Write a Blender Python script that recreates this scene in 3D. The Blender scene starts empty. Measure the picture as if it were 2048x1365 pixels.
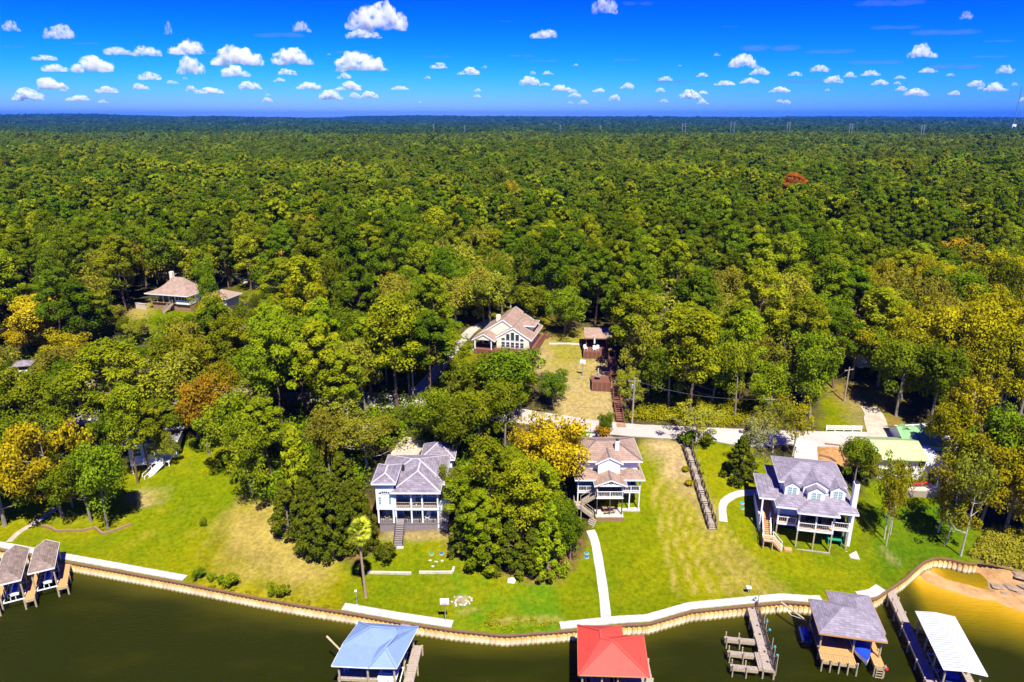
import bpy, bmesh, math, random
import numpy as np
from mathutils import Vector, Matrix, noise as mnoise

random.seed(7)
rng = np.random.default_rng(11)
scene = bpy.context.scene
COL = scene.collection
R = math.radians

# ------------------------------------------------------------------ camera
CAM_H = 60.0
PITCH = R(18.04)
cam_d = bpy.data.cameras.new("camera")
cam_d.sensor_width = 36.0
cam_d.lens = 36.0 * 1366.0 / 2048.0
cam_d.clip_start = 1.0
cam_d.clip_end = 300000.0
cam = bpy.data.objects.new("camera", cam_d)
cam.location = (0, 0, CAM_H)
cam.rotation_euler = (R(90) - PITCH, 0, 0)
COL.objects.link(cam)
scene.camera = cam

# ------------------------------------------------------------------ sky, sun, exposure
SUN_EL = R(60)
SUN_AZ = R(164)            # clockwise from +Y: the sun stands behind the viewer, a little to the right
world = bpy.data.worlds.new("World")
scene.world = world
world.use_nodes = True
wn = world.node_tree.nodes
wl = world.node_tree.links
wn.clear()
sky = wn.new("ShaderNodeTexSky")
sky.sky_type = 'NISHITA'
sky.sun_disc = False
sky.sun_elevation = SUN_EL
sky.sun_rotation = SUN_AZ
sky.altitude = 100
sky.air_density = 1.0
sky.dust_density = 0.15
sky.ozone_density = 2.2
# the photograph's strongly graded sky: each channel of the Nishita sky through one power curve
sep = wn.new("ShaderNodeSeparateColor"); com = wn.new("ShaderNodeCombineColor")
wl.new(sky.outputs[0], sep.inputs[0])
for ch_, (ref, p_, gain) in enumerate(((8.3, 7.0, 3.7), (6.8, 3.2, 3.0), (6.5, 0.6, 8.3))):
    dv_ = wn.new("ShaderNodeMath"); dv_.operation = 'DIVIDE'; dv_.inputs[1].default_value = ref; wl.new(sep.outputs[ch_], dv_.inputs[0])
    pw_ = wn.new("ShaderNodeMath"); pw_.operation = 'POWER'; pw_.inputs[1].default_value = p_; wl.new(dv_.outputs[0], pw_.inputs[0])
    ml_ = wn.new("ShaderNodeMath"); ml_.operation = 'MULTIPLY'; ml_.inputs[1].default_value = gain; wl.new(pw_.outputs[0], ml_.inputs[0])
    wl.new(ml_.outputs[0], com.inputs[ch_])
bg = wn.new("ShaderNodeBackground")
bg.inputs["Strength"].default_value = 0.06
wo = wn.new("ShaderNodeOutputWorld")
wl.new(com.outputs[0], bg.inputs["Color"])
wl.new(bg.outputs[0], wo.inputs["Surface"])

sun_d = bpy.data.lights.new("sun", 'SUN')
sun_d.energy = 4.6
sun_d.angle = R(0.5)
sun_d.color = (1.0, 0.94, 0.80)
sun = bpy.data.objects.new("sun", sun_d)
to_sun = Vector((math.sin(SUN_AZ) * math.cos(SUN_EL), math.cos(SUN_AZ) * math.cos(SUN_EL), math.sin(SUN_EL)))
sun.rotation_euler = to_sun.to_track_quat('Z', 'Y').to_euler()
sun.location = (40, -60, 200)
COL.objects.link(sun)

scene.view_settings.view_transform = 'Standard'
scene.view_settings.look = 'None'
scene.view_settings.exposure = 1.12
scene.view_settings.gamma = 1.0
scene.cycles.use_denoising = True
scene.cycles.max_bounces = 20
scene.cycles.diffuse_bounces = 3
scene.cycles.glossy_bounces = 2
scene.cycles.transmission_bounces = 2
scene.cycles.transparent_max_bounces = 20
scene.cycles.volume_bounces = 18
scene.cycles.caustics_reflective = False
scene.cycles.caustics_refractive = False
scene.cycles.sample_clamp_indirect = 6

# ------------------------------------------------------------------ terrain height and survey helpers
SH = [(-300,118),(-160,100),(-78.3,84.7),(-62,80.6),(-53.2,78.4),(-43.3,75.9),(-32.85,73.1),(-26.75,71.6),(-20.3,70.2),(-14.2,68.7),(-7,67.2),(-.8,66.3),(5.9,67),(13.2,68.05),(16.6,68.3),(22.4,70.5),(29.5,71.5),(34.7,72.2),(38.2,71.8),(42.8,72),(46.6,72.9),(48.4,74.1),(52.2,76.6),(57,80.4),(59.2,81.4),(61.4,81),(62.8,80.1),(64.4,80.1),(67,79.2),(72,76.5),(85,71),(160,60),(300,40)]
SHS = [(-300,118),(-160,100),(-78.3,84.7),(-50,77.5),(-20,70.2),(0,68),(20,69.5),(40,72),(60,73.5),(80,74),(160,68),(300,50)]
PROF = [(0,1.6),(5,1.95),(10,2.65),(15,3.75),(20,5.0),(25,6.3),(30,7.5),(34,8.2),(38,8.45),(43,8.7),(47,9.4),(54,11.2),(62,13.2),(68,14.0),(80,14.6),(110,15.2),(150,15),(300,14),(800,9),(2000,2),(3500,0),(5500,8),(8000,26),(11000,42),(16000,46),(40000,46)]
_s = np.array(SH, float); _ss = np.array(SHS, float); _pf = np.array(PROF, float)
def shore(X): return np.interp(X, _s[:,0], _s[:,1])
def terr(X, Y):
    X = np.asarray(X, float); Y = np.asarray(Y, float)
    s1 = shore(X); s2 = np.interp(X, _ss[:,0], _ss[:,1])
    w = np.clip((Y - s1) / 26.0, 0, 1)
    u = Y - (s1 * (1 - w) + s2 * w)
    z = np.interp(u, _pf[:,0], _pf[:,1])
    # long, low swells of the land, from a few waves
    f = np.clip((u - 90) / 300.0, 0, 1)
    z = z + f * (2.6*np.sin(X*.011+1.3)*np.cos(Y*.008+.4) + 1.6*np.sin(X*.023+Y*.017))
    g = np.clip((Y - 3000) / 4000.0, 0, 1)
    z = z + g * (16*np.sin(X*.0011+2.1+Y*.0006) + 9*np.sin(X*.0027+.6+Y*.0011) + 5*np.sin(X*.006+Y*.002) - 3e-3*np.clip(X, -6000, 8000))
    return z
def tz(X, Y): return float(terr(X, Y))
_cp, _sp = math.cos(PITCH), math.sin(PITCH)
def _ray(x, y):
    a = (x - 1024) / 1366.0; b = -(y - 682.5) / 1366.0
    return a, _cp + b * _sp, -_sp + b * _cp
def G(x, y):
    """survey: the ground point seen along a direction"""
    dx, dy, dz = _ray(x, y)
    t = np.concatenate([np.arange(50, 400, .05), np.arange(400, 9000, 3)])
    X, Y, Z = dx*t, dy*t, CAM_H + dz*t
    i = np.argmax(Z < terr(X, Y))
    return float(X[i]), float(Y[i])
def G3(x, y):
    X, Y = G(x, y); return X, Y, tz(X, Y)
def GZ(x, y, z):
    dx, dy, dz = _ray(x, y); t = (z - CAM_H) / dz
    return dx*t, dy*t
def PX(X, Y, Z):
    dz = Z - CAM_H; dep = Y*_cp - dz*_sp; up = Y*_sp + dz*_cp
    return 1024 + 1366*X/dep, 682.5 - 1366*up/dep, 1366/dep

# ------------------------------------------------------------------ object helpers
def tag(o, label=None, cat=None, group=None, kind=None):
    if label: o["label"] = label
    if cat: o["category"] = cat
    if group: o["group"] = group
    if kind: o["kind"] = kind
    return o
def thing(name, label, cat, loc=(0,0,0), rz=0.0, group=None):
    o = bpy.data.objects.new(name, None)
    o.empty_display_size = 0.3
    o.location = loc; o.rotation_euler = (0, 0, rz)
    COL.objects.link(o)
    return tag(o, label, cat, group)
def link(name, me, parent=None):
    o = bpy.data.objects.new(name, me)
    COL.objects.link(o)
    if parent is not None: o.parent = parent
    return o
def copy_tree(o, parent=None, label=None):
    c = o.copy(); COL.objects.link(c)
    if parent is not None: c.parent = parent
    if label: c["label"] = label
    for ch in list(o.children): copy_tree(ch, c)
    return c

class MB:
    """collects shapes for ONE mesh"""
    def __init__(s): s.v = []; s.f = []
    def add(s, vs, fs):
        n = len(s.v); s.v += [tuple(v) for v in vs]; s.f += [tuple(i + n for i in f) for f in fs]; return s
    def box(s, x0, x1, y0, y1, z0, z1):
        return s.add([(x0,y0,z0),(x1,y0,z0),(x1,y1,z0),(x0,y1,z0),(x0,y0,z1),(x1,y0,z1),(x1,y1,z1),(x0,y1,z1)],
                     [(3,2,1,0),(4,5,6,7),(0,1,5,4),(1,2,6,5),(2,3,7,6),(3,0,4,7)])
    def bar(s, a, b, w, h=None):
        """a beam of w x h from a to b"""
        h = h or w; a = Vector(a); b = Vector(b); d = (b - a).normalized()
        up = Vector((0,0,1)) if abs(d.z) < .95 else Vector((0,1,0))
        r = d.cross(up).normalized() * w/2; u = r.cross(d).normalized() * h/2
        return s.add([a-r-u, a+r-u, a+r+u, a-r+u, b-r-u, b+r-u, b+r+u, b-r+u],
                     [(0,1,2,3),(7,6,5,4),(0,4,5,1),(1,5,6,2),(2,6,7,3),(3,7,4,0)])
    def tube(s, pts, rad, n=8):
        """a round tapering tube through pts"""
        rings = []; m = len(pts); base = len(s.v)
        for i, p in enumerate(pts):
            p = Vector(p); a = Vector(pts[max(i-1,0)]); b = Vector(pts[min(i+1,m-1)])
            d = (b - a).normalized(); up = Vector((0,0,1)) if abs(d.z) < .9 else Vector((1,0,0))
            r = d.cross(up).normalized(); u = r.cross(d).normalized()
            q = rad[i] if isinstance(rad, (list, tuple)) else rad
            for k in range(n):
                t = 2*math.pi*k/n; s.v.append(tuple(p + r*math.cos(t)*q + u*math.sin(t)*q))
        for i in range(m-1):
            for k in range(n):
                k2 = (k+1) % n
                s.f.append((base+i*n+k, base+i*n+k2, base+(i+1)*n+k2, base+(i+1)*n+k))
        s.f.append(tuple(base+k for k in range(n))[::-1]); s.f.append(tuple(base+(m-1)*n+k for k in range(n)))
        return s
    def lathe(s, prof, c=(0,0,0), n=12):
        base = len(s.v); m = len(prof)
        for (r, z) in prof:
            for k in range(n):
                t = 2*math.pi*k/n; s.v.append((c[0]+r*math.cos(t), c[1]+r*math.sin(t), c[2]+z))
        for i in range(m-1):
            for k in range(n):
                k2 = (k+1) % n
                s.f.append((base+i*n+k, base+i*n+k2, base+(i+1)*n+k2, base+(i+1)*n+k))
        s.f.append(tuple(base+k for k in range(n))[::-1]); s.f.append(tuple(base+(m-1)*n+k for k in range(n)))
        return s
    def prism(s, poly, z0, z1):
        n = len(poly)
        vs = [(p[0],p[1],z0) for p in poly] + [(p[0],p[1],z1) for p in poly]
        fs = [tuple(range(n))[::-1], tuple(range(n,2*n))] + [(i,(i+1)%n,n+(i+1)%n,n+i) for i in range(n)]
        return s.add(vs, fs)
    def xprism(s, poly_xz, y0, y1):
        """outline in x,z pushed along y"""
        n = len(poly_xz)
        vs = [(p[0],y0,p[1]) for p in poly_xz] + [(p[0],y1,p[1]) for p in poly_xz]
        fs = [tuple(range(n)), tuple(range(n,2*n))[::-1]] + [(i,n+i,n+(i+1)%n,(i+1)%n) for i in range(n)]
        return s.add(vs, fs)
    def yprism(s, poly_yz, x0, x1):
        n = len(poly_yz)
        vs = [(x0,p[0],p[1]) for p in poly_yz] + [(x1,p[0],p[1]) for p in poly_yz]
        fs = [tuple(range(n))[::-1], tuple(range(n,2*n))] + [(i,(i+1)%n,n+(i+1)%n,n+i) for i in range(n)]
        return s.add(vs, fs)
    def mesh(s, name, mat):
        me = bpy.data.meshes.new(name); me.from_pydata(s.v, [], s.f)
        bm = bmesh.new(); bm.from_mesh(me); bmesh.ops.recalc_face_normals(bm, faces=bm.faces[:]); bm.to_mesh(me); bm.free()
        if mat: me.materials.append(mat)
        return me
    def build(s, name, mat, parent=None):
        return link(name, s.mesh(name, mat), parent)

# ------------------------------------------------------------------ materials
def new_mat(name):
    m = bpy.data.materials.new(name); m.use_nodes = True
    nt = m.node_tree; b = nt.nodes["Principled BSDF"]
    return m, nt.nodes, nt.links, b
def mat(name, col, rough=.75, var=.18, scale=2.5, bump=0.0, bscale=18, metal=0.0, spec=.3, stretch=None):
    """plain surface with blotchy colour variation and fine relief"""
    m, N, L, b = new_mat(name)
    tc = N.new("ShaderNodeTexCoord"); src = tc.outputs["Object"]
    if stretch:
        mp = N.new("ShaderNodeMapping"); mp.inputs["Scale"].default_value = stretch
        L.new(src, mp.inputs["Vector"]); src = mp.outputs[0]
    n1 = N.new("ShaderNodeTexNoise"); n1.inputs["Scale"].default_value = scale; n1.inputs["Detail"].default_value = 6
    n1.inputs["Roughness"].default_value = .65
    L.new(src, n1.inputs["Vector"])
    mr = N.new("ShaderNodeMapRange"); mr.inputs[1].default_value = .3; mr.inputs[2].default_value = .7
    mr.inputs[3].default_value = 1 - var; mr.inputs[4].default_value = 1 + var
    L.new(n1.outputs["Fac"], mr.inputs[0])
    vm = N.new("ShaderNodeVectorMath"); vm.operation = 'SCALE'; vm.inputs[0].default_value = col[:3]
    L.new(mr.outputs[0], vm.inputs["Scale"])
    L.new(vm.outputs[0], b.inputs["Base Color"])
    b.inputs["Roughness"].default_value = rough; b.inputs["Metallic"].default_value = metal
    b.inputs["Specular IOR Level"].default_value = spec
    if bump:
        n2 = N.new("ShaderNodeTexNoise"); n2.inputs["Scale"].default_value = bscale; n2.inputs["Detail"].default_value = 3
        L.new(src, n2.inputs["Vector"])
        bp = N.new("ShaderNodeBump"); bp.inputs["Strength"].default_value = bump; bp.inputs["Distance"].default_value = .08
        L.new(n2.outputs["Fac"], bp.inputs["Height"]); L.new(bp.outputs[0], b.inputs["Normal"])
    return m
def shingle_mat(name, col, var=.25):
    """asphalt shingles: courses, tabs of uneven tone, streaks"""
    m, N, L, b = new_mat(name)
    tc = N.new("ShaderNodeTexCoord")
    br = N.new("ShaderNodeTexBrick"); br.inputs["Scale"].default_value = 1.0
    br.inputs["Brick Width"].default_value = .55; br.inputs["Row Height"].default_value = .3
    br.inputs["Mortar Size"].default_value = .018; br.offset = .5; br.inputs["Bias"].default_value = 0
    br.inputs["Color1"].default_value = (*[c*(1+var) for c in col], 1); br.inputs["Color2"].default_value = (*[c*(1-var) for c in col], 1)
    br.inputs["Mortar"].default_value = (*[c*.55 for c in col], 1)
    sx = N.new("ShaderNodeSeparateXYZ"); L.new(tc.outputs["Object"], sx.inputs[0])
    ad = N.new("ShaderNodeMath"); ad.operation = 'ADD'; L.new(sx.outputs[0], ad.inputs[0]); L.new(sx.outputs[1], ad.inputs[1])
    cb = N.new("ShaderNodeCombineXYZ"); L.new(ad.outputs[0], cb.inputs[0])
    ml = N.new("ShaderNodeMath"); ml.operation = 'MULTIPLY'; ml.inputs[1].default_value = 2.2; L.new(sx.outputs[2], ml.inputs[0])
    L.new(ml.outputs[0], cb.inputs[1]); L.new(cb.outputs[0], br.inputs["Vector"])
    n1 = N.new("ShaderNodeTexNoise"); n1.inputs["Scale"].default_value = .9; n1.inputs["Detail"].default_value = 8
    L.new(tc.outputs["Object"], n1.inputs["Vector"])
    mr = N.new("ShaderNodeMapRange"); mr.inputs[1].default_value = .3; mr.inputs[2].default_value = .7
    mr.inputs[3].default_value = .86; mr.inputs[4].default_value = 1.14
    L.new(n1.outputs["Fac"], mr.inputs[0])
    vm = N.new("ShaderNodeVectorMath"); vm.operation = 'SCALE'
    L.new(br.outputs["Color"], vm.inputs[0]); L.new(mr.outputs[0], vm.inputs["Scale"])
    L.new(vm.outputs[0], b.inputs["Base Color"]); b.inputs["Roughness"].default_value = .95; b.inputs["Specular IOR Level"].default_value = .15
    return m
def siding_mat(name, col):
    """lap siding: the lower edge of each board casts a thin line"""
    m, N, L, b = new_mat(name)
    tc = N.new("ShaderNodeTexCoord"); sx = N.new("ShaderNodeSeparateXYZ"); L.new(tc.outputs["Object"], sx.inputs[0])
    w = N.new("ShaderNodeMath"); w.operation = 'FRACT'; ml = N.new("ShaderNodeMath"); ml.operation = 'MULTIPLY'; ml.inputs[1].default_value = 5.5
    L.new(sx.outputs[2], ml.inputs[0]); L.new(ml.outputs[0], w.inputs[0])
    bp = N.new("ShaderNodeBump"); bp.inputs["Strength"].default_value = .5; bp.inputs["Distance"].default_value = .02; bp.invert = True
    L.new(w.outputs[0], bp.inputs["Height"]); L.new(bp.outputs[0], b.inputs["Normal"])
    n1 = N.new("ShaderNodeTexNoise"); n1.inputs["Scale"].default_value = 1.6; n1.inputs["Detail"].default_value = 6
    L.new(tc.outputs["Object"], n1.inputs["Vector"])
    mr = N.new("ShaderNodeMapRange"); mr.inputs[1].default_value = .3; mr.inputs[2].default_value = .7
    mr.inputs[3].default_value = .9; mr.inputs[4].default_value = 1.06
    L.new(n1.outputs["Fac"], mr.inputs[0])
    vm = N.new("ShaderNodeVectorMath"); vm.operation = 'SCALE'; vm.inputs[0].default_value = col; L.new(mr.outputs[0], vm.inputs["Scale"])
    L.new(vm.outputs[0], b.inputs["Base Color"]); b.inputs["Roughness"].default_value = .6
    return m
M = {}
M['white'] = mat('white_paint', (.78,.79,.80), .5, .06)
M['white_siding'] = siding_mat('white_siding', (.76,.78,.80))
M['blue_siding'] = siding_mat('pale_blue_siding', (.52,.64,.76))
M['porch_blue'] = siding_mat('blue_porch_siding', (.10,.27,.52))
M['cream_siding'] = siding_mat('cream_siding', (.80,.76,.55))
M['shingle_grey'] = shingle_mat('grey_shingles', (.215,.185,.215))
M['shingle_dark'] = shingle_mat('violet_grey_shingles', (.24,.21,.245), .18)
M['shingle_tan'] = shingle_mat('tan_shingles', (.30,.205,.155), .15)
M['shingle_brown'] = shingle_mat('brown_shingles', (.23,.17,.135), .22)
M['shingle_pink'] = shingle_mat('faded_brown_shingles', (.32,.225,.175), .12)
M['ridge_pale'] = mat('ridge_caps', (.40,.37,.40), .9)
M['ridge_dark'] = mat('ridge_caps_dark', (.14,.11,.11), .9)
M['metal_blue'] = mat('blue_metal_roof', (.165,.245,.41), .7, .06, 1.2, spec=.5)
M['metal_red'] = mat('red_metal_roof', (.50,.055,.035), .7, .07, 1.2, spec=.5)
M['metal_white'] = mat('white_metal_roof', (.46,.48,.51), .55, .14, .8, spec=.5)
M['metal_green'] = mat('green_metal_roof', (.19,.36,.15), .5, .12, .8, spec=.5)
M['metal_green_pale'] = mat('pale_green_metal_roof', (.40,.49,.22), .5, .1, .8, spec=.5)
M['wood_grey'] = mat('weathered_deck', (.34,.275,.215), .85, .28, 5, .3, 30)
M['wood_tan'] = mat('new_decking', (.50,.27,.10), .8, .2, 5, .3, 30)
M['wood_pile'] = mat('timber_piles', (.42,.34,.20), .85, .3, 4, .3, 30)
M['wood_dark'] = mat('dark_timber', (.085,.06,.045), .85, .3, 4)
M['wood_red'] = mat('red_stained_timber', (.17,.065,.04), .8, .22, 4)
M['wood_brown'] = mat('brown_timber', (.25,.15,.08), .85, .25, 4)
M['deck_mauve'] = mat('composite_deck', (.22,.185,.19), .8, .15, 4)
M['pile_sheet'] = mat('sheet_piles', (.60,.43,.19), .8, .22, 1.3, .3, 25)
M['cap'] = mat('seawall_cap', (.16,.085,.045), .8, .25, 3)
M['concrete'] = mat('pale_concrete', (.42,.395,.35), .9, .22, 1.2, .2, 30)
M['road'] = mat('worn_road', (.40,.345,.30), .95, .14, .5, .2, 20)
M['gravel'] = mat('gravel_drive', (.40,.33,.25), .95, .3, .9, .3, 15)
M['glass'] = mat('window_glass', (.035,.055,.065), .12, .3, 1, spec=.7)
M['glass_teal'] = mat('teal_window_glass', (.16,.34,.33), .15, .2, 1, spec=.7)
M['dark'] = mat('near_black', (.02,.02,.022), .9, .2)
M['steel'] = mat('galvanised_steel', (.42,.44,.46), .4, .1, metal=.6)
M['black'] = mat('black_metal', (.03,.03,.035), .5, .1)
M['brick'] = mat('brick_base', (.30,.165,.095), .9, .3, 3, .3, 20)
M['stone'] = mat('pale_stone', (.52,.45,.36), .9, .25, 2, .4, 12)
M['blue_tarp'] = mat('blue_boat_cover', (.01,.05,.42), .6, .12, 2)
M['red_paint'] = mat('red_paint', (.60,.02,.02), .45, .1)
M['cyan'] = mat('turquoise_plastic', (.02,.32,.38), .5, .1)
M['green_lid'] = mat('green_plastic', (.02,.25,.12), .6, .1)
M['blue_lid'] = mat('blue_plastic', (.02,.10,.32), .6, .1)
M['boat_white'] = mat('boat_gelcoat', (.72,.74,.76), .3, .05, spec=.5)
M['boat_navy'] = mat('navy_hull', (.015,.03,.12), .3, .1, spec=.5)
M['rock'] = mat('brown_rock', (.27,.19,.125), .9, .35, 2, .5, 10)
M['mulch'] = mat('mulch', (.34,.17,.08), .95, .3, 2, .4, 15)
M['bark_pine'] = mat('pine_bark', (.16,.095,.06), .95, .3, 2, .5, 8, stretch=(1,1,.25))
M['bark_grey'] = mat('grey_bark', (.22,.185,.14), .95, .3, 2, .5, 8, stretch=(1,1,.25))
M['bark_white'] = mat('pale_bark', (.44,.39,.31), .9, .3, 2, .4, 8, stretch=(1,1,.25))
M['palm_bark'] = mat('palm_bark', (.36,.24,.15), .95, .25, 6, .5, 20)

def leaf_mat(name, dark, light, obj_var=.22, hue=.02):
    """leaves: tone by clump and by tree, a little light through the blade"""
    m = bpy.data.materials.new(name); m.use_nodes = True
    N, L = m.node_tree.nodes, m.node_tree.links
    N.clear()
    at = N.new("ShaderNodeAttribute"); at.attribute_name = "tint"
    mx = N.new("ShaderNodeMix"); mx.data_type = 'RGBA'
    mx.inputs[6].default_value = (*[c*k_ for c, k_ in zip(dark, (1.62,1.5,1.2))], 1); mx.inputs[7].default_value = (*[c*k_ for c, k_ in zip(light, (1.62,1.5,1.2))], 1)
    L.new(at.outputs["Fac"], mx.inputs[0])
    oi = N.new("ShaderNodeObjectInfo")
    hs = N.new("ShaderNodeHueSaturation")
    mr = N.new("ShaderNodeMapRange"); mr.inputs[3].default_value = 1 - obj_var; mr.inputs[4].default_value = 1 + obj_var
    L.new(oi.outputs["Random"], mr.inputs[0]); L.new(mr.outputs[0], hs.inputs["Value"])
    sc_ = N.new("ShaderNodeMath"); sc_.operation = 'MULTIPLY'; sc_.inputs[1].default_value = 7.31; L.new(oi.outputs["Random"], sc_.inputs[0])
    fr = N.new("ShaderNodeMath"); fr.operation = 'FRACT'; L.new(sc_.outputs[0], fr.inputs[0])
    mh = N.new("ShaderNodeMapRange"); mh.inputs[3].default_value = .5 - hue; mh.inputs[4].default_value = .5 + hue
    L.new(fr.outputs[0], mh.inputs[0]); L.new(mh.outputs[0], hs.inputs["Hue"])
    L.new(mx.outputs[2], hs.inputs["Color"])
    d = N.new("ShaderNodeBsdfDiffuse"); t = N.new("ShaderNodeBsdfTranslucent"); ms = N.new("ShaderNodeMixShader")
    ms.inputs[0].default_value = .22
    L.new(hs.outputs[0], d.inputs["Color"]); L.new(hs.outputs[0], t.inputs["Color"])
    L.new(d.outputs[0], ms.inputs[1]); L.new(t.outputs[0], ms.inputs[2])
    o = N.new("ShaderNodeOutputMaterial"); L.new(ms.outputs[0], o.inputs["Surface"])
    return m
LEAF = {
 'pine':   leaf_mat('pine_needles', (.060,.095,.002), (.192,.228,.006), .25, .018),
 'pine_dark': leaf_mat('forest_pine_needles', (.034,.064,.002), (.100,.140,.004), .3, .02),  # dark green pines, with the shade over the back forest put into the tone
 'oak':    leaf_mat('oak_leaves', (.042,.076,.002), (.145,.182,.006), .32, .025),
 'olive':  leaf_mat('olive_leaves', (.095,.105,.008), (.215,.222,.018), .25, .02),
 'cedar':  leaf_mat('cedar_foliage', (.026,.044,.003), (.100,.115,.006), .15, .01),
 'yellow': leaf_mat('yellow_leaves', (.165,.132,.003), (.34,.28,.008), .14, .006),
 'lime':   leaf_mat('yellow_green_leaves', (.105,.108,.002), (.245,.235,.006), .18, .015),
 'rust':   leaf_mat('rust_leaves', (.13,.085,.005), (.30,.20,.010), .18, .012),
 'redbrown': leaf_mat('dead_pine_needles', (.15,.045,.008), (.30,.105,.018), .1, .01),
 'palm':   leaf_mat('palm_fronds', (.10,.16,.01), (.38,.42,.04), .1, .01),
 'pine_far': leaf_mat('hazed_pine_needles', (.016,.046,.006), (.046,.094,.014), .3, .02),  # distance haze put into the needle colour: darker and more teal than the nearer pines
 'gold':   leaf_mat('golden_leaves', (.125,.125,.002), (.275,.265,.006), .16, .008),
 'grey':   leaf_mat('grey_green_leaves', (.10,.11,.04), (.20,.205,.07), .2, .02),
}
# ================================================================== the land
def fbm(x, y, s, seed=0.0, oct_=4):
    """cheap vectorised fractal value noise in 0..1"""
    out = np.zeros_like(x); amp = 1; tot = 0
    for o in range(oct_):
        fx, fy = x/s*2**o + seed*13.7 + o*7.1, y/s*2**o - seed*5.3 + o*3.3
        ix, iy = np.floor(fx), np.floor(fy); tx, ty = fx-ix, fy-iy
        tx = tx*tx*(3-2*tx); ty = ty*ty*(3-2*ty)
        def h(a, b):
            q = np.sin(a*127.1 + b*311.7) * 43758.5453; return q - np.floor(q)
        v = (h(ix,iy)*(1-tx)+h(ix+1,iy)*tx)*(1-ty) + (h(ix,iy+1)*(1-tx)+h(ix+1,iy+1)*tx)*ty
        out += v*amp; tot += amp; amp *= .5
    return out/tot
def inside(poly, x, y):
    r = np.zeros(x.shape, bool); n = len(poly)
    for i in range(n):
        (x1,y1),(x2,y2) = poly[i], poly[(i+1) % n]
        if y1 == y2: continue
        c = ((y1 > y) != (y2 > y)) & (x < (x2-x1)*(y-y1)/(y2-y1)+x1)
        r ^= c
    return r
def soft(poly, x, y, f=1.0):
    a = np.zeros(x.shape)
    jx = (fbm(x, y, 2.2, 3)-.5)*3*f; jy = (fbm(x, y, 2.2, 4)-.5)*3*f
    for ox, oy in ((0,0),(f,0),(-f,0),(0,f),(0,-f),(.7*f,.7*f),(-.7*f,.7*f),(.7*f,-.7*f),(-.7*f,-.7*f)):
        a += inside(poly, x+ox+jx, y+oy+jy)
    return a/9
def gp(pts): return [G(*p) for p in pts]

us = np.concatenate([np.arange(0, 76, .62), np.geomspace(77, 30000, 90)])
ss = np.linspace(-1, 1, 361)
U, S_ = np.meshgrid(us, ss, indexing='ij')
XX = S_*(118 + 1.0*U)
YY = shore(XX) + U
ZZ = terr(XX, YY)
near = np.clip(1 - U/90, 0, 1)
ZZ += (fbm(XX, YY, 3.0, 1)-.5)*.16*near*np.clip(U/2, 0, 1)
x, y = XX.ravel(), YY.ravel()
C = np.zeros((x.size, 3)); C[:] = (.060,.055,.020)
n_a = fbm(x, y, 6, 2)[:,None]; n_b = fbm(x, y, 1.7, 5)[:,None]; n_c = fbm(x, y, 14, 8)[:,None]
C *= (.6 + .8*n_a)
GREEN = np.array((.165,.218,.0025)); LIME = np.array((.290,.272,.003)); STRAW = np.array((.46,.34,.085)); TAN = np.array((.52,.37,.17)); DEEP = np.array((.075,.150,.0035)); SANDY = np.array((.60,.47,.30)); EARTH = np.array((.30,.16,.06))
def paint(poly, col, f=1.0, k=1.0):
    global C
    a = (soft(gp(poly), x, y, f)*k)[:,None]
    C = C*(1-a) + col*a
def grass(lime, straw, dry_at=.62, g=None):
    g = GREEN if g is None else g
    t = np.clip((n_a*.6+n_b*.4-.35)*3, 0, 1)*lime
    c = g*(1-t) + LIME*t
    d = np.clip((n_c*.55+n_b*.45-dry_at)*6, 0, 1)*straw
    return c*(1-d) + STRAW*d
# rough verge beyond the road and the wooded slope, then the mown lots
paint([(-200,640),(2300,640),(2300,900),(-200,900)], np.array((.105,.085,.030))*(.5+n_a), 2)
paint([(-80,1000),(60,1000),(230,950),(330,895),(400,872),(470,905),(485,1005),(440,1060),(392,1162),(370,1190),(-80,1130)], grass(.85,.25,.66), .8)
paint([(300,900),(400,872),(470,905),(480,990),(330,1080),(250,1000)], grass(1,.35,.6), 2, .7)
paint([(485,1003),(560,1000),(640,1100),(705,1132),(688,1240),(375,1180),(392,1162),(440,1060)], LIME*.95*(.75+.5*n_b), .5)
paint([(490,1003),(560,1005),(640,1105),(670,1150),(600,1180),(450,1130),(445,1060)], STRAW*(.7+.5*n_b)+.06*n_a*LIME, 2.2, .85)
paint([(395,1158),(690,1215),(688,1240),(380,1180)], np.array((.36,.29,.012))*(.7+.6*n_b), .6, .8)
paint([(688,1130),(760,1070),(900,1060),(1000,1150),(1130,1150),(1185,1050),(1280,880),(1430,880),(1500,900),(1512,1080),(1720,1112),(1735,1010),(1850,985),(1960,1060),(1950,1128),(1850,1118),(1775,1190),(1740,1240),(1000,1300),(690,1250)], grass(.75,.3,.66), .6)
paint([(905,1150),(1110,1165),(1125,1290),(905,1290)], grass(.75,.25,.68, g=DEEP*1.6), .4)
paint([(1185,1055),(1300,1010),(1330,1080),(1385,1215),(1215,1250),(1200,1150)], grass(.55,.2,.7, g=GREEN*.92), .5)
paint([(1310,900),(1400,890),(1450,1050),(1560,1150),(1620,1205),(1385,1218),(1340,1080)], LIME*(.75+.5*n_b), 2.0, .75)
paint([(1290,878),(1370,880),(1385,930),(1375,990),(1350,975),(1310,915)], TAN*(.75+.5*n_b), 1.6, .9)
paint([(1370,930),(1400,985),(1430,1060),(1412,1060),(1370,990)], TAN*.8*(.7+.5*n_b), .9, .8)
for k in range(7):                                  # mowing tracks running down to the water
    x0 = 1300 + k*13
    paint([(x0,960),(x0+4,960),(x0+62+k*22,1190),(x0+54+k*22,1190)], STRAW*1.05, .22, .9)
paint([(1430,1060),(1560,1150),(1600,1190),(1500,1200),(1440,1130)], STRAW*.9*(.6+.6*n_b), 2.2, .5)
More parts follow.
